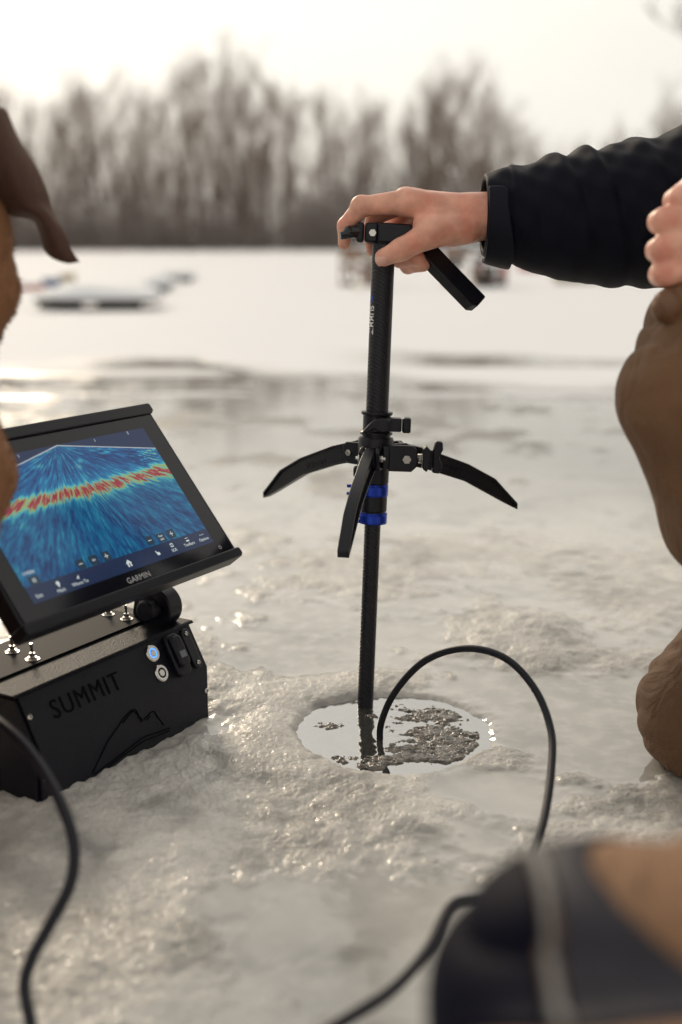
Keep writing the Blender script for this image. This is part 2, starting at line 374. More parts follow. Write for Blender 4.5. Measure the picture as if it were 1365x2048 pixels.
# ------------------------------------------------------------------ ground: one fan of ice and snow to the horizon
def ground():
    NR = 1050; NC = 900
    ang = np.concatenate([np.linspace(math.atan2(HC, .43), math.atan2(HC, 8.0), NR-120, endpoint=False), np.arctan2(HC, np.geomspace(8.0, 420, 120))])
    d = HC/np.tan(ang)
    t = np.linspace(-1, 1, NC); tt = .36*t+2.6*np.sign(t)*np.abs(t)**9
    Y, T = np.meshgrid(d, tt, indexing='ij'); X = T*Y
    near = 1-sst(3.5, 7, Y)
    # snow cover
    wob = fbm(X*.9, Y*1.2, 3, 4)-.5
    pxy = 1024+FPX*np.tan(np.arctan2(HC, Y)-PITCH)      # height of this row as seen, used only to space the drifts
    snow = sst(5.45, 5.75, Y+wob*1.5+.9*sst(-.1, .9, X))
    n1 = fbm(X*.55, Y*1.7, 11, 5)
    snow = np.maximum(snow, 0*sst(.50, .56, n1-.25*np.abs(Y-5.6)+.12*(X < -.2))*(Y > 4.85)*(Y < 7.2))
    pud = sst(.50, .55, fbm(X*.5+3, Y*.9, 21, 4))*(1-sst(6.6, 7.2, Y))*sst(5.35, 5.5, Y)*sst(-.2, .6, X)
    snow = snow*(1-pud)
    for y0, w, s in ((5.25, .10, 5), (4.42, .06, 6)):
        snow = np.maximum(snow, sst(w, w*.4, np.abs(Y-y0-.12*(fbm(X*1.2, X*0+s, s, 3)-.5)))*sst(.38, .46, fbm(X*1.1+s*5, Y*3, s, 3)))
    drift = fbm(X*.25, Y*.5, 31, 5)
    z = snow*(.012+.05*np.maximum(drift-.35, 0)*sst(6, 12, Y)*2)
    # near ice: flat wet puddles between granular, refrozen ridges
    dh = np.hypot(X-HOLE[0], Y-HOLE[1])
    ang_h = np.arctan2(Y-HOLE[1], X-HOLE[0])
    rim = HR+.011*(fbm(ang_h*2.6+9, ang_h*0, 41, 5, .6)-.5)*2
    b1 = fbm(X*4.5, Y*4.5, 1, 5, .55); b2 = fbm(X*16, Y*16, 2, 4, .6)
    rough = b1*.72+b2*.28
    bias = np.zeros_like(X)
    sx = X-BA[0]; sy = Y-BA[1]; al = sx*BE[0]+sy*BE[1]; fw = sx*BN[0]+sy*BN[1]
    bias += .13*np.exp(-(np.maximum(fw, 0)/.16)**2)*sst(-.2, -.05, al)*sst(.5, .3, al)*(fw > -.15)
    bias += .14*np.exp(-((dh-HR-.03)/.05)**2)*sst(.14, .03, X)
    bias += .30*np.exp(-(((X-.27)/.075)**2+((Y-1.66)/.10)**2))
    bias += .10*sst(-.05, -.25, X)*sst(1.3, .9, Y)
    bias -= .20*np.exp(-(((X-.09)/.12)**2+((Y-1.18)/.11)**2))
    bias -= .16*np.exp(-(((X-.30)/.13)**2+((Y-1.40)/.12)**2))
    bias -= .10*np.exp(-(((X-.22)/.10)**2+((Y-1.12)/.07)**2))
    bias -= .02+.05*sst(1.9, 2.6, Y)+.03*sst(1.3, 1.6, Y)
    q = rough+bias-.46
    up = np.log1p(np.exp(np.clip(q/.03, -30, 30)))*.03            # soft max(q,0)
    c1, cv = cell(X*115+3*b2, Y*115, 51); c2, cv2 = cell(X*230, Y*230+2*b1, 61)
    grain = (1-c1)*.6+cv*.5
    lift = np.minimum(up, .22)
    wetmask = sst(.012, .06, up)
    zi = lift*.036+wetmask*(grain*.0013+(cv2-.5)*.0008+(b2-.5)*.0040)
    zi = zi*(1-.80*sst(1.55, 2.6, Y))
    zi += .013*np.exp(-(((X-.28)/.07)**2+((Y-1.68)/.09)**2))*(.6+.8*b2)
    for (qa, qb, wd) in ((G(715, 1600), G(490, 1960), .006), (G(600, 1690), G(520, 1790), .004), (G(1010, 1640), G(905, 1740), .005)):
        ex, ey = qb[0]-qa[0], qb[1]-qa[1]; L2 = ex*ex+ey*ey; t_ = np.clip(((X-qa[0])*ex+(Y-qa[1])*ey)/L2, 0, 1)
        dl = np.hypot(X-qa[0]-t_*ex, Y-qa[1]-t_*ey)+.010*(fbm(X*30, Y*30, 97, 3)-.5)
        zi = zi-.0*np.exp(-(dl/wd)**2)+.0*np.exp(-((dl-wd*2.1)/wd)**2)*(.3+1.2*b2)
    zi += .009*(fbm(X*55, Y*55, 95, 3)-.42)*np.exp(-(np.maximum(fw, 0)/.018)**2)*(fw > -.1)*sst(-.1, -.02, al)*sst(.38, .30, al)
    zi += .0010*np.exp(-(np.maximum(fw, 0)/.05)**2)*(fw > -.1)*sst(-.12, 0, al)*sst(.40, .30, al)*(.3+1.4*b2)*near
    zi += .0025*np.exp(-((dh-rim-.018)/.016)**2)*(.4+1.2*b2)
    z = z+zi*near
    # the drilled hole
    inside = sst(rim+.004, rim-.004, dh)
    z = z*(.35+.65*sst(rim, rim+.05, dh))
    z += (.0045*(b2-.50)+.0050*(fbm(X*70, Y*90, 91, 3)-.45))*np.exp(-((dh-rim)/.015)**2)
    inside = sst(rim+.010, rim-.008, dh)
    z = z*(1-inside)+inside*(-.0075-.16*sst(rim-.004, rim-.04, dh))
    clear = sst(2.3, 3.3, Y+.8*(fbm(X*1.5, Y*2, 99, 4)-.5))*(1-snow)  # wet ice band that also carries the painted grey of reflected trees
    frost = (1-.8*clear)*sst(.40, .62, fbm(X*7, Y*7, 71, 5)*.5+fbm(X*2.2, Y*1.4, 72, 4)*.5+.05)
    wet = 1-wetmask*near
    V = np.stack([X, Y, z], -1).reshape(-1, 3)
    i, j = np.meshgrid(np.arange(NR-1), np.arange(NC-1), indexing='ij'); a = (i*NC+j).ravel()
    F = np.stack([a, a+1, a+NC+1, a+NC], 1)
    me = bpy.data.meshes.new('ice'); me.vertices.add(len(V)); me.vertices.foreach_set('co', V.astype(np.float32).ravel())
    me.loops.add(len(F)*4); me.loops.foreach_set('vertex_index', F.astype(np.int32).ravel())
    me.polygons.add(len(F)); me.polygons.foreach_set('loop_start', np.arange(0, len(F)*4, 4, dtype=np.int32)); me.polygons.foreach_set('loop_total', np.full(len(F), 4, np.int32))
    me.update(); me.polygons.foreach_set('use_smooth', np.ones(len(F), bool))
    at = me.color_attributes.new('ice_kind', 'FLOAT_COLOR', 'POINT')
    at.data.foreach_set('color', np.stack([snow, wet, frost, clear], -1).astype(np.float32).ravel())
    m = bpy.data.materials.new('ice'); m.use_nodes = True; nt = m.node_tree; N = nt.nodes; L = nt.links; b = N['Principled BSDF']
    a = N.new('ShaderNodeAttribute'); a.attribute_name = 'ice_kind'; sp = N.new('ShaderNodeSeparateColor'); L.new(a.outputs['Color'], sp.inputs[0])
    tc = N.new('ShaderNodeTexCoord')
    def noise(sc, det=5, dist=0, mp=None):
        n = N.new('ShaderNodeTexNoise'); n.inputs['Scale'].default_value = sc; n.inputs['Detail'].default_value = det; n.inputs['Distortion'].default_value = dist
        L.new(tc.outputs['Object'], n.inputs['Vector']); return n
    def rng(src, a0, a1, b0, b1):
        r = N.new('ShaderNodeMapRange'); L.new(src, r.inputs[0]); r.inputs[1].default_value = a0; r.inputs[2].default_value = a1; r.inputs[3].default_value = b0; r.inputs[4].default_value = b1; return r.outputs[0]
    def mixc(f, A, B):
        x = N.new('ShaderNodeMix'); x.data_type = 'RGBA'
        for s, q in ((0, f), (6, A), (7, B)):
            if isinstance(q, tuple): x.inputs[s].default_value = (*q, 1)
            elif isinstance(q, (int, float)): x.inputs[s].default_value = q if s == 0 else (q, q, q, 1)
            else: L.new(q, x.inputs[s])
        return x.outputs[2]
    def mth(op, A, B):
        x = N.new('ShaderNodeMath'); x.operation = op
        for s, q in ((0, A), (1, B)):
            if isinstance(q, (int, float)): x.inputs[s].default_value = q
            else: L.new(q, x.inputs[s])
        return x.outputs[0]
    n1_ = noise(5, 6, .4); n2_ = noise(38, 5); n3_ = noise(170, 3)
    icec = mixc(rng(n1_.outputs['Fac'], .35, .68, 0, 1), (.36, .345, .32), (.60, .58, .545))
    icec = mixc(rng(n2_.outputs['Fac'], .45, .70, 0, .6), icec, (.74, .71, .66))
    icec = mixc(mth('MULTIPLY', sp.outputs[2], .45), icec, (.76, .735, .69))
    icec = mixc(rng(noise(11, 7, .8).outputs['Fac'], .54, .66, 0, .55), icec, (.20, .195, .185))
    wetd = mixc(mth('MULTIPLY', sp.outputs[1], .35), icec, (.42, .405, .375))
    wetd = mixc(mth('MULTIPLY', a.outputs['Alpha'], .8), wetd, (.15, .145, .135))  # tree reflection put into the base colour: wet ice darkened with distance
    colr = mixc(sp.outputs[0], wetd, (.80, .80, .83))
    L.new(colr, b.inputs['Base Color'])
    vs = N.new('ShaderNodeTexVoronoi'); vs.inputs['Scale'].default_value = 420; L.new(tc.outputs['Object'], vs.inputs['Vector'])
    vsep = N.new('ShaderNodeSeparateColor'); L.new(vs.outputs['Color'], vsep.inputs[0])
    spk = mth('SUBTRACT', rng(n3_.outputs['Fac'], .3, .7, .38, .66), rng(vsep.outputs[0], .90, .92, 0, .32))
    rw = rng(sp.outputs[2], 0, 1, .03, .17)
    rr = mixc(sp.outputs[1], spk, rw)
    rr2 = mixc(sp.outputs[0], rr, .75)
    L.new(rr2, b.inputs['Roughness']); b.inputs['IOR'].default_value = 1.42
    L.new(mixc(sp.outputs[0], rng(sp.outputs[1], 0, 1, .6, 1.0), .2), b.inputs['Specular IOR Level'])
    vor = N.new('ShaderNodeTexVoronoi'); vor.inputs['Scale'].default_value = 210; L.new(tc.outputs['Object'], vor.inputs['Vector'])
    bh = mth('ADD', mth('MULTIPLY', vor.outputs['Distance'], .8), mth('MULTIPLY', n3_.outputs['Fac'], 1.2))
    bh2 = mth('MULTIPLY', bh, rng(sp.outputs[1], 0, 1, 1.0, .03))
    soft = mth('MULTIPLY', mth('ADD', n2_.outputs['Fac'], mth('MULTIPLY', n1_.outputs['Fac'], 2.0)), mth('MULTIPLY', sp.outputs[1], .24))
    bp = N.new('ShaderNodeBump'); bp.inputs['Strength'].default_value = .5; bp.inputs['Distance'].default_value = .0015
    L.new(mth('ADD', bh2, soft), bp.inputs['Height']); L.new(bp.outputs[0], b.inputs['Normal'])
    b.inputs['Subsurface Weight'].default_value = 0.35; b.inputs['Subsurface Radius'].default_value = (1, .95, .85); b.inputs['Subsurface Scale'].default_value = .006
    me.materials.append(m); o = bpy.data.objects.new('ice', me); COL.objects.link(o)
    o['kind'] = 'structure'
    return z
ground()
sp_ = MB(); sp_.add([(-1170, 420, -.03), (-1.2, .44, -.03), (1.2, .44, -.03), (1170, 420, -.03), (1170, -60, -.03), (-1170, -60, -.03)], [(0, 5, 4, 3, 2, 1)])
o = sp_.build('snow_plain', M['snow_cap'], smooth=False); o['kind'] = 'structure'
# water in the hole
def water():
    n = 150; r = np.linspace(0, HR+.02, 90); a = np.linspace(0, 2*math.pi, n, endpoint=False); Rr, A = np.meshgrid(r, a, indexing='ij')
    X = HOLE[0]+Rr*np.cos(A); Y = HOLE[1]+Rr*np.sin(A)
    z = np.full(X.shape, WATER_Z)
    dp = np.hypot(X-POLE0[0], Y-POLE0[1]); z += .00045*np.sin(dp*620)*np.exp(-dp/.035)
    cb = P(790, 1516, 1.42); dc = np.hypot(X-cb[0], Y-cb[1]); z += .00022*np.sin(dc*500)*np.exp(-dc/.03)
    z += .0012*(fbm(X*26, Y*26, 81, 3)-.5)
    V = np.stack([X, Y, z], -1).reshape(-1, 3); F = [(i*n+j, (i+1)*n+j, (i+1)*n+(j+1) % n, i*n+(j+1) % n) for i in range(89) for j in range(n)]
    m = bpy.data.materials.new('water'); m.use_nodes = True; nt = m.node_tree; N = nt.nodes; L = nt.links; N.clear()
    o_ = N.new('ShaderNodeOutputMaterial'); tr = N.new('ShaderNodeBsdfTransparent'); tr.inputs[0].default_value = (.45, .45, .42, 1)
    df = N.new('ShaderNodeBsdfDiffuse'); df.inputs[0].default_value = (.10, .10, .09, 1)
    gl = N.new('ShaderNodeBsdfGlossy'); gl.inputs['Roughness'].default_value = .02
    fr = N.new('ShaderNodeFresnel'); fr.inputs[0].default_value = 1.5
    m1 = N.new('ShaderNodeMixShader'); m1.inputs[0].default_value = .6; L.new(tr.outputs[0], m1.inputs[1]); L.new(df.outputs[0], m1.inputs[2])
    m2 = N.new('ShaderNodeMixShader'); fm = N.new('ShaderNodeMapRange'); fm.inputs[3].default_value = .46; L.new(fr.outputs[0], fm.inputs[0]); L.new(fm.outputs[0], m2.inputs[0]); L.new(m1.outputs[0], m2.inputs[1]); L.new(gl.outputs[0], m2.inputs[2])
    L.new(m2.outputs[0], o_.inputs[0])
    o = mkobj('water', V, F, m, angle=180); o['kind'] = 'structure'
water()
# slush floating in the hole: one ragged wet sheet that only breaks the surface in clumps
def slush():
    n = 420; L_ = np.linspace(-HR, HR, n); X, Y = np.meshgrid(L_, L_, indexing='ij')
    r = np.hypot(X, Y); m = .62*np.exp(-(((X-.055)/.055)**2+((Y+.030)/.060)**2)**2)+.50*np.exp(-(((X+.012)/.030)**2+((Y+.085)/.020)**2))+.32*np.exp(-(((X-.05)/.07)**2+((Y-.05)/.03)**2))+.25
    a = fbm(X*28+5, Y*42+9, 7, 4, .6); b = fbm(X*150, Y*200, 17, 3, .6); c, _ = cell(X*260, Y*330, 27)
    h = (m*.62+a*.75+b*.30-.83-.5*sst(HR-.014, HR-.002, r))
    z = -.0012+.011*np.clip(h+.08, 0, .25)+(.0016*(b-.4)+.0008*(1-c))*sst(0, .08, h)
    V = np.stack([X+HOLE[0], Y+HOLE[1], WATER_Z+z], -1).reshape(-1, 3)
    i, j = np.meshgrid(np.arange(n-1), np.arange(n-1), indexing='ij'); q = (i*n+j).ravel(); F = np.stack([q, q+n, q+n+1, q+1], 1)
    k = (h.ravel()[F] > -.06).sum(1) >= 1; F = F[k]; u, inv = np.unique(F, return_inverse=True)
    mt = mat('slush', (.15, .132, .112), .14, noise=110, namt=.9, bump=.7, bscale=600, bdist=.001)
    tag(mkobj('slush', V[u], inv.reshape(F.shape), mt, angle=180), 'loose grey slush and ice crumbs floating in the round fishing hole', 'slush', kind='stuff')
slush()
print('ground ok')

# ------------------------------------------------------------------ the carbon pole with its three fold-out legs
ptop = P(769, 468, 1.400)
pz = ptop-POLE0; PL = np.linalg.norm(pz); pz /= PL
pxa = np.array([1, 0, 0.]); pxa -= pz*(pxa@pz); pxa /= np.linalg.norm(pxa); pya = np.cross(pz, pxa)
PM = frame(POLE0, pxa, pya, pz)
def ps(y):          # distance up the pole of the point seen at height y
    best = min(range(0, 1401), key=lambda i: abs(proj(POLE0+pz*PL*i/1400*1.05)[1]-y)); return PL*best/1400*1.05
def proj(q):
    v = np.array(q)-C0; z = v@FV; return (682.5+FPX*(v@RV)/z, 1024-FPX*(v@UV)/z, z)
pole = empty('fishing_pole_stand', tuple(POLE0), 'slim black carbon pole standing in the ice hole with three spread legs', 'pole stand')
r1 = .0098; r2 = .0134
sH0, sH1 = ps(935), ps(874)
MB(PM).cyl((0, 0, -.30), (0, 0, ps(1040)), r1, n=40).build('lower_tube', M['carbon'], pole)
MB(PM).cyl((0, 0, ps(990)), (0, 0, PL+.012), r2, n=48).build('upper_tube', M['carbon'], pole)
up_t = pole.children[-1]
# printed name down the left side of the tube
def wrap_text(name, body, s0, s1, ang, m, parent, width, rad):
    c = bpy.data.curves.new(name, 'FONT'); c.body = body; c.size = 1; c.extrude = 0; c.offset = .012
    t = bpy.data.objects.new('tmp', c); COL.objects.link(t); bpy.context.view_layer.update(); dg = bpy.context.evaluated_depsgraph_get(); me = t.evaluated_get(dg).to_mesh()
    v = np.array([x.co[:] for x in me.vertices]); f = [tuple(p.vertices) for p in me.polygons]; t.evaluated_get(dg).to_mesh_clear(); bpy.data.objects.remove(t)
    v[:, 0] -= v[:, 0].min(); v[:, 0] /= v[:, 0].max(); v[:, 1] -= v[:, 1].min(); v[:, 1] = v[:, 1]/v[:, 1].max()-.5
    s = s0+(s1-s0)*v[:, 0]; a = ang+v[:, 1]*width/rad          # letters read downwards, tops to the right
    q = np.stack([rad*np.cos(a), rad*np.sin(a), s], 1)
    return mkobj(name, xf(PM, q), f, m, parent, smooth=False)
wrap_text('brand_lettering', 'SUMMIT', ps(612), ps(669), math.radians(-148), M['white_print'], up_t, .0085, r2+.0003)
q = []
a0 = math.radians(-150)
lg = MB(PM)
for da, s in ((-.30, 606), (.0, 588), (.30, 606), (.1, 602), (0, 597), (-.1, 602)): q.append(((r2+.0003)*math.cos(a0+da), (r2+.0003)*math.sin(a0+da), ps(s)))
lg.add(q, [(0, 1, 2, 3, 4, 5)]); lg.build('peak_emblem', M['blue_print'], up_t, smooth=False)
# collar with flanges
MB(PM).lathe([(.0135, ps(823)), (.0185, ps(823)), (.0190, ps(826)), (.0186, ps(829)), (.0165, ps(831)), (.0165, ps(861)), (.0195, ps(864)), (.0195, ps(868)), (.0170, ps(870)), (.0170, ps(881)), (.0135, ps(881))][::-1]).build('collar', M['black_plastic'], pole, angle=30)
sc = ps(847)
kn = MB(PM); kn.box(.010, .029, -.020, -.002, sc-.0075, sc+.0085); kn.build('clamp_ear', M['black_plastic'], pole, bevel=.0015)
kn = MB(PM); kn.box(.0300, .0400, -.022, -.003, sc-.0085, sc+.0095); kn.build('clamp_ear', M['black_plastic'], pole, bevel=.0022)
kn = MB(PM)
wing = [(-.020, -.009), (-.016, -.010), (-.006, -.004), (.004, -.008), (.012, -.006), (.013, .007), (.004, .009), (-.006, .007), (-.012, .001)]
kn.prism([(a+.002, b+sc) for a, b in wing], -.031, -.0225, (0, 2, 1)); kn.cyl((.0, -.0225, sc), (.0, -.015, sc), .005)
kn.build('wing_knob', M['black_plastic'], pole, bevel=.0014)
# hub
MB(PM).lathe([(.0135, sH0), (.0195, sH0), (.0215, sH0+.003), (.0215, sH1-.003), (.0200, sH1), (.0135, sH1)], n=40).build('hub', M['black_plastic'], pole, angle=30)
# legs: one outline in the plane of a leg, taken at three bearings
AZ = [math.radians(a) for a in (18, 138, -102)]
def leg_plane(px, py, az):
    d = P(px, py, 1)-C0; h = np.array([math.cos(az), math.sin(az), 0]); nn = np.array([-h[1], h[0], 0]); O = POLE0+pz*ps(905)
    t = ((O-C0)@nn)/(d@nn); q = C0+d*t-O; return float(q@h), float(q[2])
outline = [leg_plane(x, y, AZ[0]) for x, y in ((800, 884), (853, 897), (935, 927), (988, 956), (1032, 1005), (1031, 1017), (1009, 1006), (927, 961), (847, 936), (800, 926))]
print('leg outline', [(round(a, 3), round(b, 3)) for a, b in outline])
def inset(pts, d):
    n = len(pts); o = []
    for i in range(n):
        p0 = np.array(pts[i-1]); p1 = np.array(pts[i]); p2 = np.array(pts[(i+1) % n]); a = p1-p0; b = p2-p1; a /= np.linalg.norm(a); b /= np.linalg.norm(b)
        na = np.array([a[1], -a[0]]); nb = np.array([b[1], -b[0]]); m_ = na+nb; m_ /= max(m_@m_/2, .5)
        o.append(tuple(p1+m_*d))
    return o
for k, az in enumerate(AZ):
    O = POLE0+pz*ps(905); h = np.array([math.cos(az), math.sin(az), 0]); nn = np.array([-h[1], h[0], 0]); LM = frame(O, h, nn, [0, 0, 1])
    inner = inset(outline, .0026); n = len(outline); mb = MB(LM)
    mb.prism(inset(outline, .001), -.0028, .0028, (0, 2, 1))
    for s0, s1 in ((-.0065, .0065),):
        v = []
        for y in (s0, s1):
            for a, b in outline: v.append((a, y, b))
            for a, b in inner: v.append((a, y, b))
        f = []
        for i in range(n):
            j = (i+1) % n
            f += [(i, j, n+j, n+i), (2*n+j, 2*n+i, 3*n+i, 3*n+j), (j, i, 2*n+i, 2*n+j), (n+i, n+j, 3*n+j, 3*n+i)]
        mb.add(v, f)
    lg = mb.build('leg', M['black_plastic'], pole, bevel=.0006, smooth=True, angle=25)
    a0, b0 = leg_plane(870, 928, AZ[0]); a1, b1 = leg_plane(925, 945, AZ[0]); dx = np.array([a1-a0, b1-b0]); dx /= np.linalg.norm(dx)
    sgn = -1 if k != 1 else 1
    X = h*dx[0]+np.array([0, 0, 1])*dx[1]; Z = nn*sgn
    if k == 1: X = -X
    TM = frame(O+h*((a0+a1)/2)+np.array([0, 0, 1])*((b0+b1)/2)+Z*.0029, X, np.cross(Z, X), Z)
    if k < 2: text('embossed_lettering', 'SUMMIT', TM, .0105, M['black_gloss'], lg, .0006)
    # hinge fork and bolt
    for s in (-1, 1):
        MB(LM).prism([(.017, -.016), (.034, -.016), (.041, -.010), (.042, .006), (.036, .011), (.017, .011)], s*.0072, s*.0122, (0, 2, 1)).build('hinge_plate', M['black_plastic'], pole, bevel=.001)
        mbb = MB(LM); c_ = .031
        mbb.cyl((c_, s*.0122, -.002), (c_, s*.0150, -.002), .0042, n=6); mbb.cyl((c_, s*.0150, -.002), (c_, s*.0178, -.002), .0021, n=16)
        mbb.build('hinge_bolt', M['steel'], pole, angle=30)
# tension fork on the right with spring and knob
TM = PM.copy(); TM[:3, 3] = POLE0+pz*ps(906)
fk = MB(TM); fk.prism([(.015, -.017), (.042, -.017), (.048, -.011), (.048, .009), (.043, .014), (.015, .014)], -.034, -.026, (0, 2, 1)); fk.box(.008, .018, -.030, -.010, -.015, .012)
fk.build('tension_plate', M['black_plastic'], pole, bevel=.0012)
fk = MB(TM)
th = np.linspace(0, 2*math.pi*4.5, 90); fk.tube(np.stack([.0500+th*.0003, -.022+.0050*np.cos(th), -.002+.0050*np.sin(th)], 1), .0009, n=6)
fk.build('spring', M['steel'], pole, angle=180)
fk = MB(TM); fk.prism([(.055, -.013), (.060, -.017), (.064, -.010), (.064, .009), (.059, .014), (.055, .010)], -.032, -.012, (0, 2, 1)); fk.build('tension_plate', M['black_plastic'], pole, bevel=.0012)
fk = MB(TM); fk.prism([(.067, -.018), (.076, -.019), (.079, -.008), (.0745, 0), (.079, .010), (.078, .019), (.070, .020), (.067, .008)], -.028, -.016, (0, 2, 1)); fk.build('tension_knob', M['black_plastic'], pole, bevel=.002)
fk = MB(TM); fk.cyl((.036, -.034, -.002), (.036, -.0375, -.002), .0052, n=6); fk.cyl((.036, -.0375, -.002), (.036, -.0390, -.002), .003, n=16); fk.build('bolt', M['steel'], pole, angle=30)
# lower collars and the two blue cam clamps
MB(PM).cyl((0, 0, ps(966)), (0, 0, sH0), .0172, n=40).build('sleeve', M['black_plastic'], pole, bevel=.0008)
MB(PM).cyl((0, 0, ps(1022)), (0, 0, ps(990)), .0164, n=40).build('sleeve', M['black_plastic'], pole, bevel=.0012)
for y0, y1, lev in ((991, 967, 0), (1046, 1024, 1)):
    s0, s1 = ps(y0), ps(y1); mb = MB(PM); mb.lathe([(.0100, s0), (.0168, s0), (.0172, s0+.001), (.0172, s1-.001), (.0168, s1), (.0100, s1)])
    cb = mb.build('cam_clamp', M['blue_metal'], pole, angle=30)
    lv = MB(PM); arc = [(.0195*math.cos(a), .0195*math.sin(a)) for a in np.linspace(math.radians(-150), math.radians(-40), 14)]+[(.0172*math.cos(a), .0172*math.sin(a)) for a in np.linspace(math.radians(-40), math.radians(-150), 14)]
    lv.prism(arc, s0+.002, s1-.002); lv.build('lever', M['blue_metal'], cb, bevel=.0005)
    ear = MB(PM); ear.box(-.0330, -.015, -.010, -.004, s0+.001, s0+.0045); ear.box(-.0330, -.015, -.010, -.004, s1-.0045, s1-.001); ear.build('ear', M['blue_metal'], cb, bevel=.0006)
    MB(PM).cyl((-.024, -.007, s0), (-.024, -.007, s1), .0026, n=12).build('pin', M['steel'], cb)
mb = MB(PM); mb.box(-.026, -.012, -.016, -.004, ps(954), ps(931)); sb = mb.build('clamp_block', M['black_plastic'], pole, bevel=.003)
MB(PM).cyl((-.021, -.016, ps(943)), (-.021, -.0185, ps(943)), .0024, n=6).build('screw', M['steel'], sb)
# grip head: split clamp, small cam lever and the swing-out handle bar
HMX = PM.copy(); HMX[:3, 3] = ptop
u_ = 1/1.71e3
def hx(px): return (px-770)*u_
def hz(py): return (468-py)*u_
mb = MB(HMX); mb.prism([(hx(756), hz(487)), (hx(822), hz(489)), (hx(832), hz(470)), (hx(824), hz(449)), (hx(756), hz(447))], -.0165, .0165, (0, 2, 1)); mb.build('grip_clamp', M['black_plastic'], pole, bevel=.003)
mb = MB(HMX); mb.box(hx(731), hx(757), -.0150, .0150, hz(487), hz(448)); jw = mb.build('clamp_jaw', M['black_plastic'], pole, bevel=.003)
mb = MB(HMX); mb.box(hx(714), hx(729.5), -.0145, .0145, hz(487), hz(448)); mb.build('clamp_jaw', M['black_plastic'], pole, bevel=.003)
MB(HMX).cyl((hx(746), -.0150, hz(468)), (hx(746), -.0166, hz(468)), .0043, n=6).build('screw', M['steel'], jw)
mb = MB(HMX); mb.cyl((hx(716), -.008, hz(466)), (hx(700), -.012, hz(468)), .0075); mb.cyl((hx(700), -.012, hz(468)), (hx(692), -.014, hz(474)), .0075, .0048); mb.cyl((hx(694), -.014, hz(474)), (hx(682), -.016, hz(476)), .0048, .0042)
mb.build('cam_lever', M['black_gloss'], pole, angle=50)
bd = np.array([(968-812)*1.0, -(607-462)*1.0]); bl_ = np.linalg.norm(bd)*u_; bd /= np.linalg.norm(bd)
bx = pxa*bd[0]+pz*bd[1]; bn = np.array([-bd[1], bd[0]]); by = pxa*bn[0]+pz*bn[1]
O = POLE0+pz*0; O = P(826, 477, 1.415)
tilt = math.radians(38); yb = by*math.cos(tilt)-pya*math.sin(tilt)*-1; yb /= np.linalg.norm(yb); zb = np.cross(bx, yb)
BM = frame(O, bx, yb, zb)
mb = MB(BM); L_ = .110
mb.prism([(-.005, -.0125), (L_-.006, -.0125), (L_, -.0065), (L_, .0110), (L_-.0015, .0125), (-.005, .0125)], -.0075, .0075); mb.build('handle_bar', M['black_plastic'], pole, bevel=.0025)

# ------------------------------------------------------------------ sonar station: battery box and tilted display
BM = frame(BA, BE, -BN, [0, 0, 1.0])           # x along the front, y to the back, z up
base = BA+BE*BLEN/2-BN*.08
box = empty('sonar_station', tuple(base), 'black sonar unit with a tilted lit display bolted on a low battery box', 'fish finder')
prof = [(.0, -.02), (.0, .066), (.026, .1150), (.150, .1150), (.165, .10), (.165, -.02)]
mb = MB(BM); n = len(prof)
mb.add([(x, y, z) for x in (.002, BLEN-.002) for y, z in prof], [tuple(range(n)), tuple(range(n, 2*n))[::-1]]+[(i, n+i, n+(i+1) % n, (i+1) % n) for i in range(n)])
mb.build('battery_box', M['black_powder'], box, bevel=.0012)
case = box.children[-1]
mb = MB(BM); mb.prism([(.0235, .1152), (.027, .1182), (.160, .1182), (.160, .1152)], -.005, BLEN+.005, (1, 2, 0)); mb.build('lid', mat('lid_powder', (.005, .005, .010), .5, spec=.16, bump=1.0, bscale=520, bdist=.001), box, bevel=.0010)
ld = box.children[-1]
mb = MB(BM); mb.box(.000, .262, .070, .152, .1184, .1210); mb.build('mounting_plate', mat('plate', (.004, .004, .008), .6, spec=.08), box, bevel=.0006)
# end panels with flanges
for x0, x1 in ((-.0015, .0018), (BLEN-.0018, BLEN+.0015)):
    mb = MB(BM); mb.prism([(.004, .0), (.004, .064), (.029, .112), (.150, .112), (.160, .10), (.160, .0)], x0, x1, (1, 2, 0)); mb.build('end_panel', M['black_powder'], box, bevel=.0005)
SL = np.array([0, .026, .049]); SL = SL/np.linalg.norm(SL); slanted = frame(BA+(-BN*.0)+np.array([0, 0, .066]), BE, (-BN)*SL[1]+np.array([0, 0, 1])*SL[2], np.cross(BE, (-BN)*SL[1]+np.array([0, 0, 1])*SL[2]))
SLZ = slanted[:3, 2]
if SLZ@BN < 0: print('slant normal flipped')
def SM(x, y, z=0): m = slanted.copy(); m[:3, 3] = slanted[:3, 3]+BE*x+slanted[:3, 1]*y+SLZ*z; return m
text('engraved_lettering', 'SUMMIT', SM(.0868, .0285, .0003), .0290, M['engraved'], case, .0004, squeeze=.92, spacing=1.15)
FM = frame(BA, BE, [0, 0, 1.0], np.cross(BE, [0, 0, 1.0]))
mt = MB(FM)
for line in ([(.075, .010), (.086, .021), (.1000, .036), (.1060, .040), (.1185, .0474), (.126, .053), (.1401, .0587)], [(.126, .049), (.1380, .0547), (.146, .058), (.153, .048), (.1577, .0416)], [(.1401, .0587), (.149, .052), (.1577, .0390)], [(.1600, .040), (.1768, .0447), (.184, .036), (.1952, .0216)], [(.166, .038), (.172, .041)],
             [(.078, .007), (.105, .011), (.135, .016), (.160, .0195), (.185, .0165), (.2064, .0141)], [(.100, .007), (.130, .0115), (.160, .0150), (.185, .0125), (.206, .011)]):
    pp = spline([(a, b, .0006) for a, b in line], 5); mt.tube(pp, .0007, n=6)
mt.build('mountain_emblem', M['engraved'], case, angle=180)
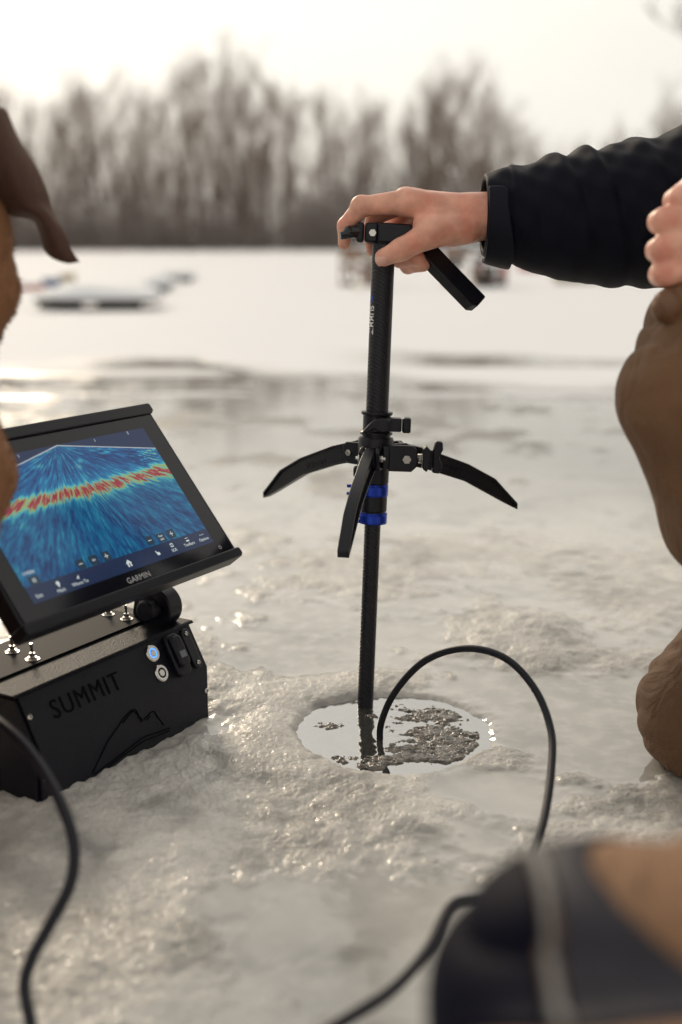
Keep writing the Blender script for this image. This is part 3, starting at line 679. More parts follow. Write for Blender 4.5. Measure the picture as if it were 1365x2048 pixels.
def screw(M4, x, y, parent, r=.0034):
    mb = MB(M4); mb.lathe([(r, 0), (r, .0006), (r*.8, .0017), (r*.3, .0022)], n=18, a=(x, y, .0002)); o = mb.build('screw', M['steel'], parent, angle=60)
    c = MB(M4); c.box(x-r*.5, x+r*.5, y-r*.1, y+r*.1, .0018, .0024); c.box(x-r*.1, x+r*.1, y-r*.5, y+r*.5, .0018, .0025); c.build('screw_slot', M['engraved'], o)
screw(slanted, .0055, .0327, box); screw(FM, .0065, .0307, box); screw(FM, .2755, .0367, box)
EM = frame(BA+BE*BLEN, -BN, [0, 0, 1], BE)
# push buttons
for x, y, lit in ((.202, .0411, 1), (.2026, .0164, 0)):
    mb = MB(slanted); mb.lathe([(.0102, 0), (.0102, .0012), (.0092, .0022), (.0062, .0022), (.0060, .0010), (.003, .0010)], n=40, a=(x, y, .0001)); o = mb.build('push_button', M['steel'], box, angle=25)
    MB(slanted).lathe([(.0058, 0), (.0058, .0016), (.0046, .0016), (.0044, .0012)], n=32, a=(x, y, .0004)).build('light_ring', M['ring_blue'] if lit else M['engraved'], o, angle=30)
    MB(slanted).lathe([(.0042, 0), (.0042, .0019), (.0036, .0023)], n=32, a=(x, y, .0004)).build('button_cap', M['steel'], o, angle=30)
# rubber covered socket with its side plate
def rrect(x0, x1, y0, y1, r, n=5):
    o = []
    for cx, cy, a in ((x1-r, y1-r, 0), (x0+r, y1-r, 90), (x0+r, y0+r, 180), (x1-r, y0+r, 270)):
        for k in range(n+1): t = math.radians(a+90*k/n); o.append((cx+r*math.cos(t), cy+r*math.sin(t)))
    return o
mb = MB(slanted); mb.prism(rrect(.222, .246, .002, .0535, .008), 0.0002, .008); so = mb.build('socket_cover', M['rubber'], box, bevel=.002)
mb = MB(slanted); mb.prism(rrect(.225, .2425, .012, .050, .006), .008, .0145); mb.build('cover_flap', M['rubber'], so, bevel=.0022)
mb = MB(slanted); mb.box(.229, .239, .0225, .0305, .0146, .0150); mb.build('flap_window', mat('window_grey', (.16, .17, .2), .4), so)
for k in range(3): MB(slanted).box(.229, .239, .036+k*.0035, .0375+k*.0035, .0146, .0155).build('flap_rib', M['rubber'], so)
mb = MB(slanted); mb.prism(rrect(.256, .270, .003, .053, .0065), .0002, .004); sp2 = mb.build('socket_plate', M['black_plastic'], box, bevel=.001)
S2 = slanted.copy(); S2[:3, 3] += SLZ*.004
screw(S2, .263, .0463, sp2, .0028); screw(S2, .263, .0095, sp2, .0028)
# toggle switches
for a, b in ((.2405, .0898), (.2427, .1208), (.0854, .1197), (.0797, .0834)):
    zt = .1211; mb = MB(BM); mb.lathe([(.0078, 0), (.0078, .0008)], n=26, a=(a, b, zt)); ts = mb.build('toggle_switch', M['steel'], box, angle=30)
    MB(BM).cyl((a, b, zt+.0009), (a, b, zt+.0032), .0052, n=6).build('nut', M['steel'], ts); MB(BM).cyl((a, b, zt+.003), (a, b, zt+.0075), .0030, n=18).build('thread', M['steel'], ts)
    MB(BM).cyl((a, b, zt+.007), (a-.001, b, zt+.0185), .0013, .0018, n=14).build('lever', M['steel'], ts)
for a, b in ((.232, .140), (.248, .098)):
    MB(BM).lathe([(.0036, 0), (.0036, .0004)], n=20, a=(a, b, .1211)).build('plate_hole', M['engraved'], box)
# display, built in its own leaning frame
Z0 = 1.13; yaw = math.radians(59.0); tl = math.radians(38.7)
dW = np.array([math.cos(yaw), math.sin(yaw), 0]); dn = np.array([math.sin(yaw), -math.cos(yaw), 0]); dH = np.array([0, 0, 1])*math.cos(tl)-dn*math.sin(tl); dN = np.cross(dW, dH)
KS = Z0/1.1
DM = frame(P(58, 1268, Z0), dW*KS, dH*KS, dN*KS)
DW, DH = .330, .209
mb = MB(DM); mb.prism(rrect(-.002, DW+.001, .0, DH, .006), -.022, -.0006); dsp = mb.build('display_housing', M['black_plastic'], box, bevel=.0015)
mb = MB(DM); mb.prism(rrect(.030, DW-.030, .020, DH-.020, .02), -.052, -.0225); mb.build('rear_shell', M['black_plastic'], dsp, bevel=.006)
mb = MB(DM); mb.prism(rrect(.002, DW-.004, .010, DH-.0125, .002), -.0005, .0004); mb.build('glass_front', M['black_gloss'], dsp)
for y0, y1 in ((-.0022, .0092), (DH-.0118, DH+.0015)):
    mb = MB(DM); mb.prism([(-.004, y0+.002), (-.001, y0), (DW-.0005, y0), (DW+.0035, y0+.003), (DW+.0035, y1-.002), (DW+.001, y1), (-.004, y1)], -.020, .0035); mb.build('trim_cap', M['black_plastic'], dsp, bevel=.0012)
# screen picture: sonar fan as vertex colours on a fine grid
def screen():
    X0, X1, Y0, Y1 = .0231, .3020, .0247, .1815; nx, ny = 560, 320
    U, V_ = np.meshgrid(np.linspace(0, X1-X0, nx), np.linspace(0, Y1-Y0, ny), indexing='xy')
    ax_, ay_ = .1400, .1560; dx = U-ax_; dy = ay_-V_; th = np.arctan2(dx, dy+1e-5); r = np.hypot(dx, dy)
    st = fbm(th*38, r*70, 3, 4, .6); st2 = fbm(th*110, r*160, 13, 3, .6); big = fbm(U*22, V_*22, 9, 3)
    blot = fbm(U*45, V_*45, 19, 4)
    jit = (fbm(th*60, r*30, 23, 2)-.5)*.010
    bed = .0570+.0016*np.sin(U*45)+(fbm(U*30, U*0, 33, 3)-.5)*.004
    dd = np.abs(dy-bed+jit*.9)
    gap = sst(.42, .52, fbm(th*30, r*0+1, 43, 3)+.14)
    val = .19+.20*(st-.5)*2+.12*(st2-.5)*2+.13*(big-.5)
    below = sst(0, .015, dy-bed)
    val += .06*below+below*.12*(blot-.5)
    val += .17*np.exp(-(dd/.016)**2)*(.6+.8*st2)
    val += .31*np.exp(-(dd/.0085)**4)*(.75+.5*st2)
    val += .42*np.exp(-(dd/.0050)**4)*gap*(.55+.60*sst(.42, .56, st2))
    val += .22*sst(.55, .75, st)*np.exp(-(r/.05)**2)
    val += .40*sst(.45, .7, st2)*np.exp(-(((U-.262)/.02)**2+((V_-.122)/.010)**2))+.42*sst(.4, .62, st2)*np.exp(-(((U-.200)/.014)**2+((V_-.150)/.0035)**2))
    for cx, cy, sx, sy in ((.100, .136, .008, .003), (.158, .133, .004, .0025), (.153, .127, .004, .003), (.190, .142, .012, .0018), (.205, .137, .010, .002)): val += .33*sst(.38, .6, st2+.1*st)*np.exp(-(((U-cx)/sx)**2+((V_-cy)/sy)**2))
    stops = [0, .12, .25, .38, .50, .62, .72, .86, 1.0]
    cols = np.array([(.004, .012, .05), (.005, .035, .14), (.005, .095, .25), (.010, .20, .36), (.06, .40, .42), (.20, .38, .16), (.30, .30, .12), (.30, .04, .05), (.24, .02, .045)])
    val = np.clip(val, 0, 1); c = np.stack([np.interp(val, stops, cols[:, k]) for k in range(3)], -1)
    c *= ((1-.30*below)[..., None]+.05)*.85
    lim = .200*np.abs(dx); outf = dy < lim
    c[outf] = (.008, .018, .055)
    edge = np.abs(dy-lim) < .0006; c[edge] = (.34, .38, .40)
    bar = V_ < .0180; c[bar] = (.010, .020, .052)
    grid = np.stack([U.ravel()+X0, V_.ravel()+Y0, np.full(U.size, .0007)], 1)
    i, j = np.meshgrid(np.arange(ny-1), np.arange(nx-1), indexing='ij'); a = (i*nx+j).ravel(); F = np.stack([a, a+1, a+nx+1, a+nx], 1)
    o = mkobj('screen', xf(DM, grid), F, M['screen'], dsp, angle=180)
    at = o.data.color_attributes.new('sonar', 'FLOAT_COLOR', 'POINT'); at.data.foreach_set('color', np.concatenate([c.reshape(-1, 3), np.ones((U.size, 1))], 1).astype(np.float32).ravel())
    return o
scr = screen()
def DMat(x, y, z=.0010): m = DM.copy(); m[:3, 3] = xf(DM, [(x, y, z)])[0]; return m
for nm, b, x, y, s in (('menu_label', 'Options', .2889, .0315, .0050), ('menu_label', 'Toolbars', .2629, .0315, .0050), ('menu_label', 'SOS', .2359, .0305, .0050), ('menu_label', 'Where To', .089, .0300, .0052), ('menu_label', 'Mark', .0624, .0290, .0052), ('menu_label', 'Exit', .0342, .0310, .0056),
                       ('depth_number', '2', .2732, .1785, .0050), ('depth_number', '1', .2185, .1775, .0050), ('depth_number', '1', .1061, .1775, .0050), ('mode_label', 'LIVESN', .0370, .0560, .0048)):
    text(nm, b, DMat(x, y), s, M['icon'], scr, .00005)
for x, y, w in ((.2457, .0495, .0055), (.2094, .0495, .0055), (.228, .0487, .0062), (.1399, .048, .0055), (.1028, .0483, .0055), (.1214, .0481, .0062), (.0385, .0470, .0065)):
    MB(DM).prism(rrect(x-w, x+w, y-.0052, y+.0052, .0012), .0008, .0010).build('screen_button', M['icon_dark'], scr, smooth=False)
ic = lambda: MB(DM)
for x, y, plus in ((.2457, .0495, 1), (.2094, .0495, 0), (.1399, .048, 1), (.1028, .0483, 0)):
    m_ = ic(); m_.box(x-.0026, x+.0026, y-.0004, y+.0004, .0011, .0012)
    if plus: m_.box(x-.0004, x+.0004, y-.0026, y-.0005, .0011, .0012); m_.box(x-.0004, x+.0004, y+.0005, y+.0026, .0011, .0012)
    m_.build('plus_symbol' if plus else 'minus_symbol', M['icon'], scr, smooth=False)
text('button_label', 'Gain', DMat(.228, .0507, .0011), .0035, M['icon'], scr, .00005); text('button_label', '66%', DMat(.228, .0465, .0011), .0035, M['icon'], scr, .00005); text('button_label', '60s', DMat(.1214, .0481, .0011), .0035, M['icon'], scr, .00005)
m_ = ic(); m_.box(.0368, .0378, .0450, .0492, .0011, .0012); m_.box(.0392, .0402, .0450, .0492, .0011, .0012); m_.build('pause_symbol', M['icon'], scr, smooth=False)
m_ = ic(); m_.prism([(.1588, .0328), (.1631, .0372), (.1674, .0328)], .0011, .0012); m_.box(.1602, .1622, .0290, .0327, .0011, .0012); m_.box(.1640, .1660, .0290, .0327, .0011, .0012); m_.build('home_symbol', M['icon'], scr, smooth=False)
m_ = ic(); m_.prism([(.0868, .0345), (.0915, .0385), (.0905, .0335), (.0893, .0355)], .0011, .0012); m_.build('arrow_symbol', M['icon'], scr, smooth=False)
m_ = ic(); m_.prism([(.0624+.0022*math.cos(t), .0370+.0022*math.sin(t)) for t in np.linspace(-.3, math.pi+.3, 12)]+[(.0624, .0322)], .0011, .0012); m_.build('pin_symbol', M['icon'], scr, smooth=False)
for k in range(3): m_ = ic(); m_.cyl((.2862+k*.0027, .0372, .0011), (.2862+k*.0027, .0372, .0012), .0006, n=10); m_.build('dot_symbol', M['icon'], scr, smooth=False)
m_ = ic(); m_.box(.2605, .2655, .0388, .0394, .0011, .0012); m_.box(.2605, .2655, .0350, .0366, .0011, .0012); m_.build('toolbar_symbol', M['icon'], scr, smooth=False)
m_ = ic()
for k in range(4):
    a_ = [math.radians(k*90+d_) for d_ in (12, 34, 56, 78)]; m_.prism([(.2359+.0027*math.cos(t), .0368+.0027*math.sin(t)) for t in a_]+[(.2359+.0014*math.cos(t), .0368+.0014*math.sin(t)) for t in a_[::-1]], .0011, .0012)
m_.build('lifebuoy_symbol', M['icon'], scr, smooth=False)
m_ = ic(); m_.prism([(.2072, .0362), (.2085, .0365), (.2090, .0345), (.2125, .0340), (.2130, .0310), (.2085, .0308), (.2080, .0340)], .0011, .0012); m_.build('sonar_symbol', M['icon'], scr, smooth=False)
text('maker_name', 'GARMIN', DMat(.1652, .0150, .0006), .0092, mat('grey_print', (.5, .5, .52), .4), dsp, .0001, spacing=1.05)
m_ = MB(DM); t_ = np.linspace(math.radians(120), math.radians(420), 16)
m_.prism([(.3063+.0022*math.cos(t), .0164+.0022*math.sin(t)) for t in t_]+[(.3063+.0017*math.cos(t), .0164+.0017*math.sin(t)) for t in t_[::-1]], .0006, .0007); m_.box(.3061, .3065, .0168, .0192, .0006, .0008); m_.build('power_symbol', M['white_print'], dsp, smooth=False)
# swivel mount: arms, round joint and knob
dc = xf(DM, [(DW/2, DH*.42, -.045)])[0]
kp = G(302, 1219, .138)
mb = MB(); e_ = BE
mb.cyl(kp+e_*.006, kp+e_*.030, .0245, n=40)
mb.build('pivot_joint', M['black_plastic'], box, bevel=.002)
MB().cyl(kp-e_*.012, kp+e_*.0055, .0132, n=36).build('clamp_knob', M['rubber'], box, bevel=.0025)
mb = MB(BM)
qa = (kp-BA)@BE; qb = -(kp-BA)@BN
mb.prism([(qb-.012, .1212), (qb+.040, .1212), (qb+.034, kp[2]+.016), (qb+.012, kp[2]+.022), (qb-.010, kp[2])], qa+.012, qa+.026, (1, 2, 0)); mb.build('bracket_arm', M['black_plastic'], box, bevel=.002)
mb = MB(); mb.cyl(kp+e_*.018, kp+e_*.018-BN*.05+np.array([0, 0, .085]), .017, n=24); mb.cyl(kp+e_*.018-BN*.05+np.array([0, 0, .085]), dc, .018, n=24); mb.build('tilt_arm', M['black_plastic'], box)
print('devices ok')

# ------------------------------------------------------------------ cables
loop = spline([P(768, 1560, 1.44), P(782, 1512, 1.425), P(764, 1494, 1.41), P(762, 1450, 1.395), P(790, 1385, 1.375), P(850, 1322, 1.35), P(930, 1297, 1.32), P(1010, 1316, 1.29), P(1070, 1378, 1.26), P(1102, 1460, 1.22), P(1103, 1540, 1.17), P(1088, 1640, 1.10), P(1060, 1720, 1.03), P(1030, 1775, .96), P(1000, 1795, .90), P(950, 1797, .88), P(900, 1815, .86), P(855, 1900, .82), P(790, 1975, .78), P(700, 2035, .74), P(560, 2110, .72), P(300, 2200, .75), P(-100, 2230, .82)], 10)
for q in loop:
    if q[2] < .005 and q[1] < 1.27: q[2] = max(q[2], .006)
sc = np.array([proj(q)[2] for q in loop]); 
mb = MB(); mb.tube(loop, .0040, n=14)
tag(mb.build('sonar_cable', M['rubber'], angle=180), 'thick black rubber cable arching out of the ice hole towards the knee', 'cable')
pc = spline([P(-260, 1330, 1.25), P(-120, 1380, 1.14), P(-30, 1425, 1.06), P(40, 1480, 1.01), P(95, 1555, .97), P(132, 1630, .94), P(149, 1700, .92), P(140, 1770, .90), P(100, 1850, .88), P(65, 1915, .86), P(50, 1970, .85), P(62, 2050, .82), P(75, 2150, .80), P(60, 2300, .8)], 10)
for q in pc: q[2] = max(q[2], .006)
mb = MB(); mb.tube(pc, .0045, n=14)
tag(mb.build('power_cable', M['rubber'], angle=180), 'black cable curving down the left side in front of the battery box', 'cable')

# ------------------------------------------------------------------ first person: reaching arm, fist on the knee, kneeling legs (mostly out of frame right)
def hand_right(p):
    z = 1.0
    palm = cone(p, P(960, 428, 1.398), P(815, 407, 1.386), .0225, .0148)
    palm = smin(palm, cone(p, P(960, 430, 1.415), P(812, 402, 1.408), .0225, .0150), .010)
    palm = smin(palm, cone(p, P(958, 434, 1.430), P(824, 410, 1.430), .0215, .0140), .010)
    palm = smin(palm, cone(p, P(955, 440, 1.440), P(842, 426, 1.448), .0200, .0130), .010)
    palm = smin(palm, chain(p, [P(1110, 432, 1.395), P(1000, 430, 1.397), P(950, 430, 1.398)], [.029, .0245, .0225], .01), .010)
    palm = smin(palm, chain(p, [P(1110, 434, 1.425), P(1000, 434, 1.427), P(940, 440, 1.430)], [.029, .0235, .0215], .01), .012)
    palm = smin(palm, cone(p, P(935, 452, 1.420), P(905, 460, 1.425), .020, .020), .012)      # heel
    th = chain(p, [P(928, 455, 1.392), P(868, 464, 1.374), P(803, 499, 1.368), P(768, 515, 1.371)], [.0200, .0165, .0122, .0102], .006)
    th = smin(th, ell(p, P(857, 468, 1.366), (.016, .012, .016)), .006)
    d = smin(palm, th, .010)
    web = cone(p, P(868, 440, 1.380), P(842, 447, 1.378), .0125, .0085); d = smin(d, web, .010)
    idx = chain(p, [P(832, 406, 1.387), P(812, 404, 1.386), P(724, 413, 1.388), P(692, 452, 1.401), P(689, 486, 1.408)], [.0148, .0145, .0112, .0096, .0074], .004)
    idx = smin(idx, ell(p, P(723, 411, 1.388), (.0125, .012, .0118)), .003)
    mid = chain(p, [P(830, 404, 1.410), P(812, 402, 1.408), P(752, 430, 1.412), P(739, 466, 1.428), P(746, 500, 1.424)], [.0148, .0145, .0108, .0090, .0075], .004)
    rng_ = chain(p, [P(842, 412, 1.430), P(822, 412, 1.432), P(786, 452, 1.448), P(800, 518, 1.430), P(836, 517, 1.406)], [.0140, .0140, .0108, .0098, .0088], .004)
    lit = chain(p, [P(858, 428, 1.448), P(840, 428, 1.450), P(806, 476, 1.462), P(816, 532, 1.440), P(847, 530, 1.414)], [.0130, .0125, .0100, .0090, .0080], .004)
    d = smin(d, idx, .006); d = smin(d, mid, .005); d = smin(d, rng_, .005); d = smin(d, lit, .005)
    # creases at joints and thumb base
    for c_, r_ in ((P(800, 500, 1.356), (.0020, .004, .011)), (P(794, 501, 1.356), (.0014, .004, .010))):
        d = np.maximum(d, -(ell(p, c_, r_))) if False else d+.0006*np.exp(-((p[..., 0]-c_[0])/.0012)**2)*np.exp(-(((p[..., 1]-c_[1])/.012)**2+((p[..., 2]-c_[2])/.012)**2))
    def cr(c, ax, w, ext, amp):
        q = p-np.array(c, np.float32); t = q@(np.array(ax, np.float32)/np.linalg.norm(ax)); return amp*np.exp(-(t/w)**2)*np.exp(-((q**2).sum(-1)-t*t)/ext**2)
    tx = P(768, 515, 1.37)-P(803, 499, 1.368)
    for o_, am in ((0, .0011), (-.0032, .0009), (.0034, .0008), (.0062, .0005)): d = d+cr(P(803, 499, 1.356)+tx/np.linalg.norm(tx)*o_, tx, .0011, .009, am)
    ix = P(692, 452, 1.39)-P(812, 404, 1.386)
    for o_, am in ((-.003, .0008), (0, .0008), (.003, .0008)): d = d+cr(P(722, 411, 1.378)+ix/np.linalg.norm(ix)*o_, ix, .0010, .009, am)
    for o_ in (-.002, .002): d = d+cr(P(692, 452, 1.392)+np.array([0, 0, o_]), (-.2, 0, 1), .0009, .008, .0006)
    for k_ in range(4): d = d+cr(P(905+k_*9, 470-k_*2, 1.392), (1, 0, .5), .0012, .014, .0007)
    for k_ in range(3): d = d+cr(P(948+k_*7, 470, 1.395), (1, 0, -.15), .0012, .014, .0007)
    d = d-.0010*np.exp(-np.abs(chain(p, [P(940, 402, 1.385), P(905, 412, 1.376), P(870, 432, 1.372)], [.0012]*3, .002))/.0018)
    d = d-.0012*np.exp(-np.abs(cone(p, P(940, 415, 1.385), P(830, 398, 1.378), .002, .002))/.003)     # tendon to the index
    return d
lo = np.minimum(P(660, 560, 1.34), P(1130, 370, 1.48)); hi = np.maximum(P(660, 560, 1.34), P(1130, 370, 1.50))
a_ = P(670, 555, 1.40); b_ = P(1075, 365, 1.40)
HV, HF = surfnet(hand_right, (a_[0]-.006, a_[1]-.085, a_[2]-.02), (b_[0], b_[1]+.10, b_[2]+.02), .0011)
HV = smoothmesh(HV, HF, 1)
def fist(p):
    d = None
    K = [(1353, 398, 1.105), (1322, 440, 1.100), (1318, 497, 1.100), (1324, 545, 1.105)]
    Wp = P(1480, 450, 1.10)
    for i, (x, y, z) in enumerate(K):
        e = chain(p, [Wp+np.array([0, 0, .014-.010*i]), P(x+12, y+2, z+.004)], [.024, .0125], .006); d = e if d is None else smin(d, e, .008)
    for i, (x, y, z) in enumerate(K):
        e = chain(p, [P(x+8, y+1, z+.003), P(x-2, y+4, z+.022), P(x+30, y+8, z+.042), P(x+60, y+6, z+.030)], [.0128, .0110, .0100, .0090], .004)
        d = smin(d, e, .0035)
    e = chain(p, [P(1440, 420, 1.10), P(1392, 372, 1.110), P(1366, 385, 1.128)], [.016, .0125, .010], .004); d = smin(d, e, .005)
    d = smin(d, cone(p, Wp, P(1700, 430, 1.12), .026, .034), .01)
    return d
c_ = P(1400, 480, 1.12)
FV2, FF2 = surfnet(fist, (P(1290, 480, 1.1)[0], c_[1]-.07, c_[2]-.075), (P(1690, 480, 1.1)[0], c_[1]+.09, c_[2]+.075), .0018)
FV2 = smoothmesh(FV2, FF2, 2)
elbR = P(1385, 432, 1.385); shR = elbR+np.array([.20, -.03, .20])
elbL = P(1700, 430, 1.12)+np.array([.06, .0, .02]); shL = elbL+np.array([.06, .10, .21])
shR = np.array([.66, 1.36, .80]); shL = np.array([.66, 1.04, .80]); neck = np.array([.64, 1.20, .86]); head = np.array([.60, 1.20, 1.02])
kneeL = P(1372, 800, 1.13); hipL = np.array([.72, 1.13, .40]); footL = np.array([.58, 1.12, .07])
kneeR = P(1432, 1425, 1.31); hipR = np.array([.76, 1.28, .38]); footR = np.array([.84, 1.30, .07])
pel = (hipL+hipR)/2+np.array([.0, 0, .03])
def body1(p):
    d = cone(p, pel, neck-np.array([0, 0, .12]), .10, .12)
    d = smin(d, cone(p, shL, shR, .055, .055), .05); d = smin(d, cone(p, neck-np.array([0, 0, .06]), head-np.array([0, 0, .06]), .055, .05), .03)
    d = smin(d, ell(p, head, (.095, .075, .115)), .02)
    d = smin(d, ell(p, head+np.array([-.098, 0, -.010]), (.016, .011, .020)), .010)       # nose
    d = smin(d, ell(p, head+np.array([-.082, 0, -.075]), (.020, .026, .022)), .02)        # chin
    d = smin(d, ell(p, head+np.array([-.090, 0, -.045]), (.008, .024, .006)), .004)
    for s in (-1, 1):
        d = np.maximum(d, -ell(p, head+np.array([-.098, .030*s, .012]), (.014, .016, .010)))
        d = smin(d, ell(p, head+np.array([-.086, .030*s, .010]), (.012, .013, .012)), .003)
        d = smin(d, ell(p, head+np.array([.005, .078*s, -.005]), (.018, .010, .030)), .006)
    d = smin(d, chain(p, [shR, elbR, P(1080, 432, 1.41)], [.045, .036, .028], .02), .02)
    d = smin(d, chain(p, [shL, elbL, P(1690, 430, 1.12)], [.045, .036, .030], .02), .02)
    d = smin(d, chain(p, [hipL, kneeL, footL], [.08, .05, .035], .02), .03)
    d = smin(d, chain(p, [hipR, kneeR, footR], [.08, .05, .035], .02), .03)
    return d
BV, BF = surfnet(body1, (.16, .90, .0), (1.05, 1.55, 1.20), .0075); BV = smoothmesh(BV, BF, 2)
V, F = join([(BV, BF), (HV, HF), (FV2, FF2)])
p1 = empty('person', (.70, 1.22, 0), 'crouching person in black jacket and brown work trousers gripping the pole head', 'person')
bd1 = mkobj('body', V, F, M['skin'], p1, angle=180)
# thumb nail
def patch(name, c, nrm, upv, a, b, m, parent):
    nrm = np.array(nrm, float); nrm /= np.linalg.norm(nrm); upv = np.array(upv, float); upv -= nrm*(upv@nrm); upv /= np.linalg.norm(upv); sx = np.cross(upv, nrm)
    v = []; f = []; n = 9
    for i in range(n):
        for j in range(n):
            s, t = (i/(n-1)*2-1), (j/(n-1)*2-1); k = math.sqrt(max(0, 1-.45*s*s)); v.append(c+sx*a*s*math.sqrt(1-.4*t*t)+upv*b*t*math.sqrt(1-.3*s*s)+nrm*(-.0030*s*s-.0012*t*t))
    for i in range(n-1):
        for j in range(n-1): q = i*n+j; f.append((q, q+n, q+n+1, q+1))
    return mkobj(name, v, f, m, parent, angle=180)
patch('thumb_nail', P(763, 519, 1.3606), -FV+RV*-.15, P(760, 517, 1.36)-P(800, 499, 1.36), .0062, .0072, M['nail'], bd1)
def sleeve(p):
    ax = [P(972, 430, 1.412), P(1035, 433, 1.410), P(1130, 437, 1.405), P(1215, 438, 1.400), P(1300, 436, 1.393), elbR+np.array([0, 0, .01]), shR]
    d = chain(p, ax, [.0445, .0485, .0560, .0620, .0680, .080, .090], .03)
    x = p[..., 0]; zc = p[..., 2]-P(1100, 436, 1.4)[2]; y = p[..., 1]
    u = x+zc*.28
    def fold(c0, w, amp, k=1): t = (u-c0)/w; return amp*np.where(t < 0, np.exp(-(t*.7)**2), np.exp(-(t*2.2)**2))
    X = lambda px: P(px, 400, 1.38)[0]
    top = sst(-.03, .05, zc)
    f = fold(X(1148), .018, .0095)+fold(X(1210), .018, .0115)+fold(X(1305), .030, .0120)+fold(X(1060), .012, .003)+fold(X(1255), .016, .003)
    u2 = x-zc*.35
    def fold2(c0, w, amp): t = (u2-c0)/w; return amp*np.exp(-t*t)
    bot = sst(.02, -.05, zc)
    g_ = fold2(X(1120), .018, .004)+fold2(X(1180), .020, .005)+fold2(X(1260), .02, .004)
    d = d-(f*(.30+.70*top)+g_*bot)-crease(p, (.9, .1, .35), 70, .0022, 2.2, 1.1)*sst(P(1040, 400, 1.4)[0], P(1080, 400, 1.4)[0], x)
    # stitched seam ring behind the cuff
    d = d+.0016*np.exp(-((x-X(1018))/.0016)**2)+.0012*np.exp(-((x-X(1034))/.0018)**2)
    d = d+.0012*(np.sin(x*160+zc*60)*np.sin(zc*140+y*90))
    # opening
    op = np.maximum(P(969, 400, 1.4)[0]-x, -9)
    d = np.maximum(d, op)
    core = np.maximum(chain(p, ax[:2], [.0395, .0435]), x-X(1000)); d = np.maximum(d, -core)
    return d
def jacket_torso(p):
    d = cone(p, pel+np.array([0, 0, .02]), neck-np.array([0, 0, .10]), .145, .155)
    d = smin(d, cone(p, shL, shR, .085, .085), .06)
    d = smin(d, cone(p, neck-np.array([0, 0, .06]), neck+np.array([0, 0, .0]), .08, .07), .03)
    d = smin(d, chain(p, [shL, elbL, P(1600, 425, 1.12)], [.085, .068, .048], .02), .03)
    d = d+.006*np.sin(p[..., 2]*45+p[..., 0]*20)*np.sin(p[..., 1]*30)
    return d
JV, JF = surfnet(sleeve, (P(965, 430, 1.4)[0]-.003, 1.25, .44), (.60, 1.52, .86), .0022); JV = smoothmesh(JV, JF, 1)
def jt2(p): return smin(jacket_torso(p), chain(p, [elbR+np.array([.1, -.0, .07]), shR], [.084, .09]), .05)
TV, TF = surfnet(jt2, (.34, .88, .28), (1.05, 1.55, .98), .008); TV = smoothmesh(TV, TF, 2)
V, F = join([(JV, JF), (TV, TF)])
jk = mkobj('jacket', V, F, M['jacket'], p1, angle=180)
# cuff strap
def strap(p):
    ax = [P(965, 430, 1.412), P(1035, 433, 1.410), P(1130, 437, 1.405)]
    d0 = chain(p, ax, [.0445, .0485, .0560], .03); x = p[..., 0]; zz = p[..., 2]-P(985, 431, 1.411)[2]; yy = p[..., 1]-P(985, 431, 1.411)[1]
    a0_, a1_ = P(970, 400, 1.4)[0], P(1006, 400, 1.4)[0]
    d = np.maximum(d0-.0062, -(d0-.0005)); a1z = a1_+.010*sst(.02, -.05, zz)
    e = np.sqrt(np.maximum(x-a1z+.008, 0)**2+np.maximum(zz-.032+.008, 0)**2)-.008
    d = np.maximum(np.maximum(d, e), a0_-x); d = np.maximum(d, yy-.01)
    return d
SV, SF = surfnet(strap, (P(965, 430, 1.4)[0]-.006, 1.28, .49), (P(1025, 430, 1.4)[0], 1.48, .70), .0011); SV = smoothmesh(SV, SF, 2)
mkobj('cuff_strap', SV, SF, mat('strap', (.0022, .003, .010), .6, spec=.2, bump=.3, bscale=1500, bdist=.0003), jk, angle=180)
# trousers
def trousers(p):
    d = cone(p, hipL, hipR, .115, .115)
    d = smin(d, ell(p, pel, (.14, .17, .13)), .05)
    L_ = chain(p, [hipL, P(1452, 700, 1.15), P(1362, 795, 1.125), P(1462, 1030, 1.16), footL+np.array([.03, .02, .06])], [.115, .080, .0575, .062, .060], .012)
    R_ = chain(p, [hipR, kneeR+np.array([.05, 0, .055]), kneeR, kneeR+np.array([.18, .01, .0]), footR+np.array([-.02, 0, .02])], [.110, .085, .076, .068, .055], .03)
    x, y, z = p[..., 0], p[..., 1], p[..., 2]
    L_ = L_-crease(p, (.75, .2, .35), 200, .0075, 1.6, .7)*sst(.58, .42, x)-crease(p, (.3, .1, .9), 120, .005, 3, 2.2)
    R_ = R_-crease(p, (.45, .3, .8), 210, .010, 1.6, 1.9)
    return smin(smin(d, L_, .04), R_, .03)
V, F = surfnet(trousers, (.20, .92, -.01), (1.02, 1.52, .62), .0036); V = smoothmesh(V, F, 2)
tr1 = mkobj('trousers', V, F, M['brown_canvas'], p1, angle=180)
def boot(c, dirx):
    def f(p):
        return smin(cone(p, c+np.array([.02, 0, .08]), c+np.array([.02, 0, .0]), .055, .05), cone(p, c, c+np.array([dirx*.14, 0, -.02]), .048, .042), .02)
    V, F = surfnet(f, c-np.array([.24, .09, .09]), c+np.array([.24, .09, .17]), .006); V = smoothmesh(V, F, 2); V[:, 2] = np.maximum(V[:, 2], .004); return V, F
for c, dx in ((footL, -1), (footR, 1)):
    V, F = boot(c, dx); mkobj('boot', V, F, M['rubber'], p1, angle=180)
def beanie(p): return np.maximum(ell(p, head+np.array([.01, 0, .02]), (.106, .088, .118)), head[2]+.028-p[..., 2]-0*p[..., 0])
V, F = surfnet(beanie, head-np.array([.14, .12, .02]), head+np.array([.15, .12, .16]), .005); mkobj('knit_hat', smoothmesh(V, F, 2), F, M['jacket'], p1, angle=180)
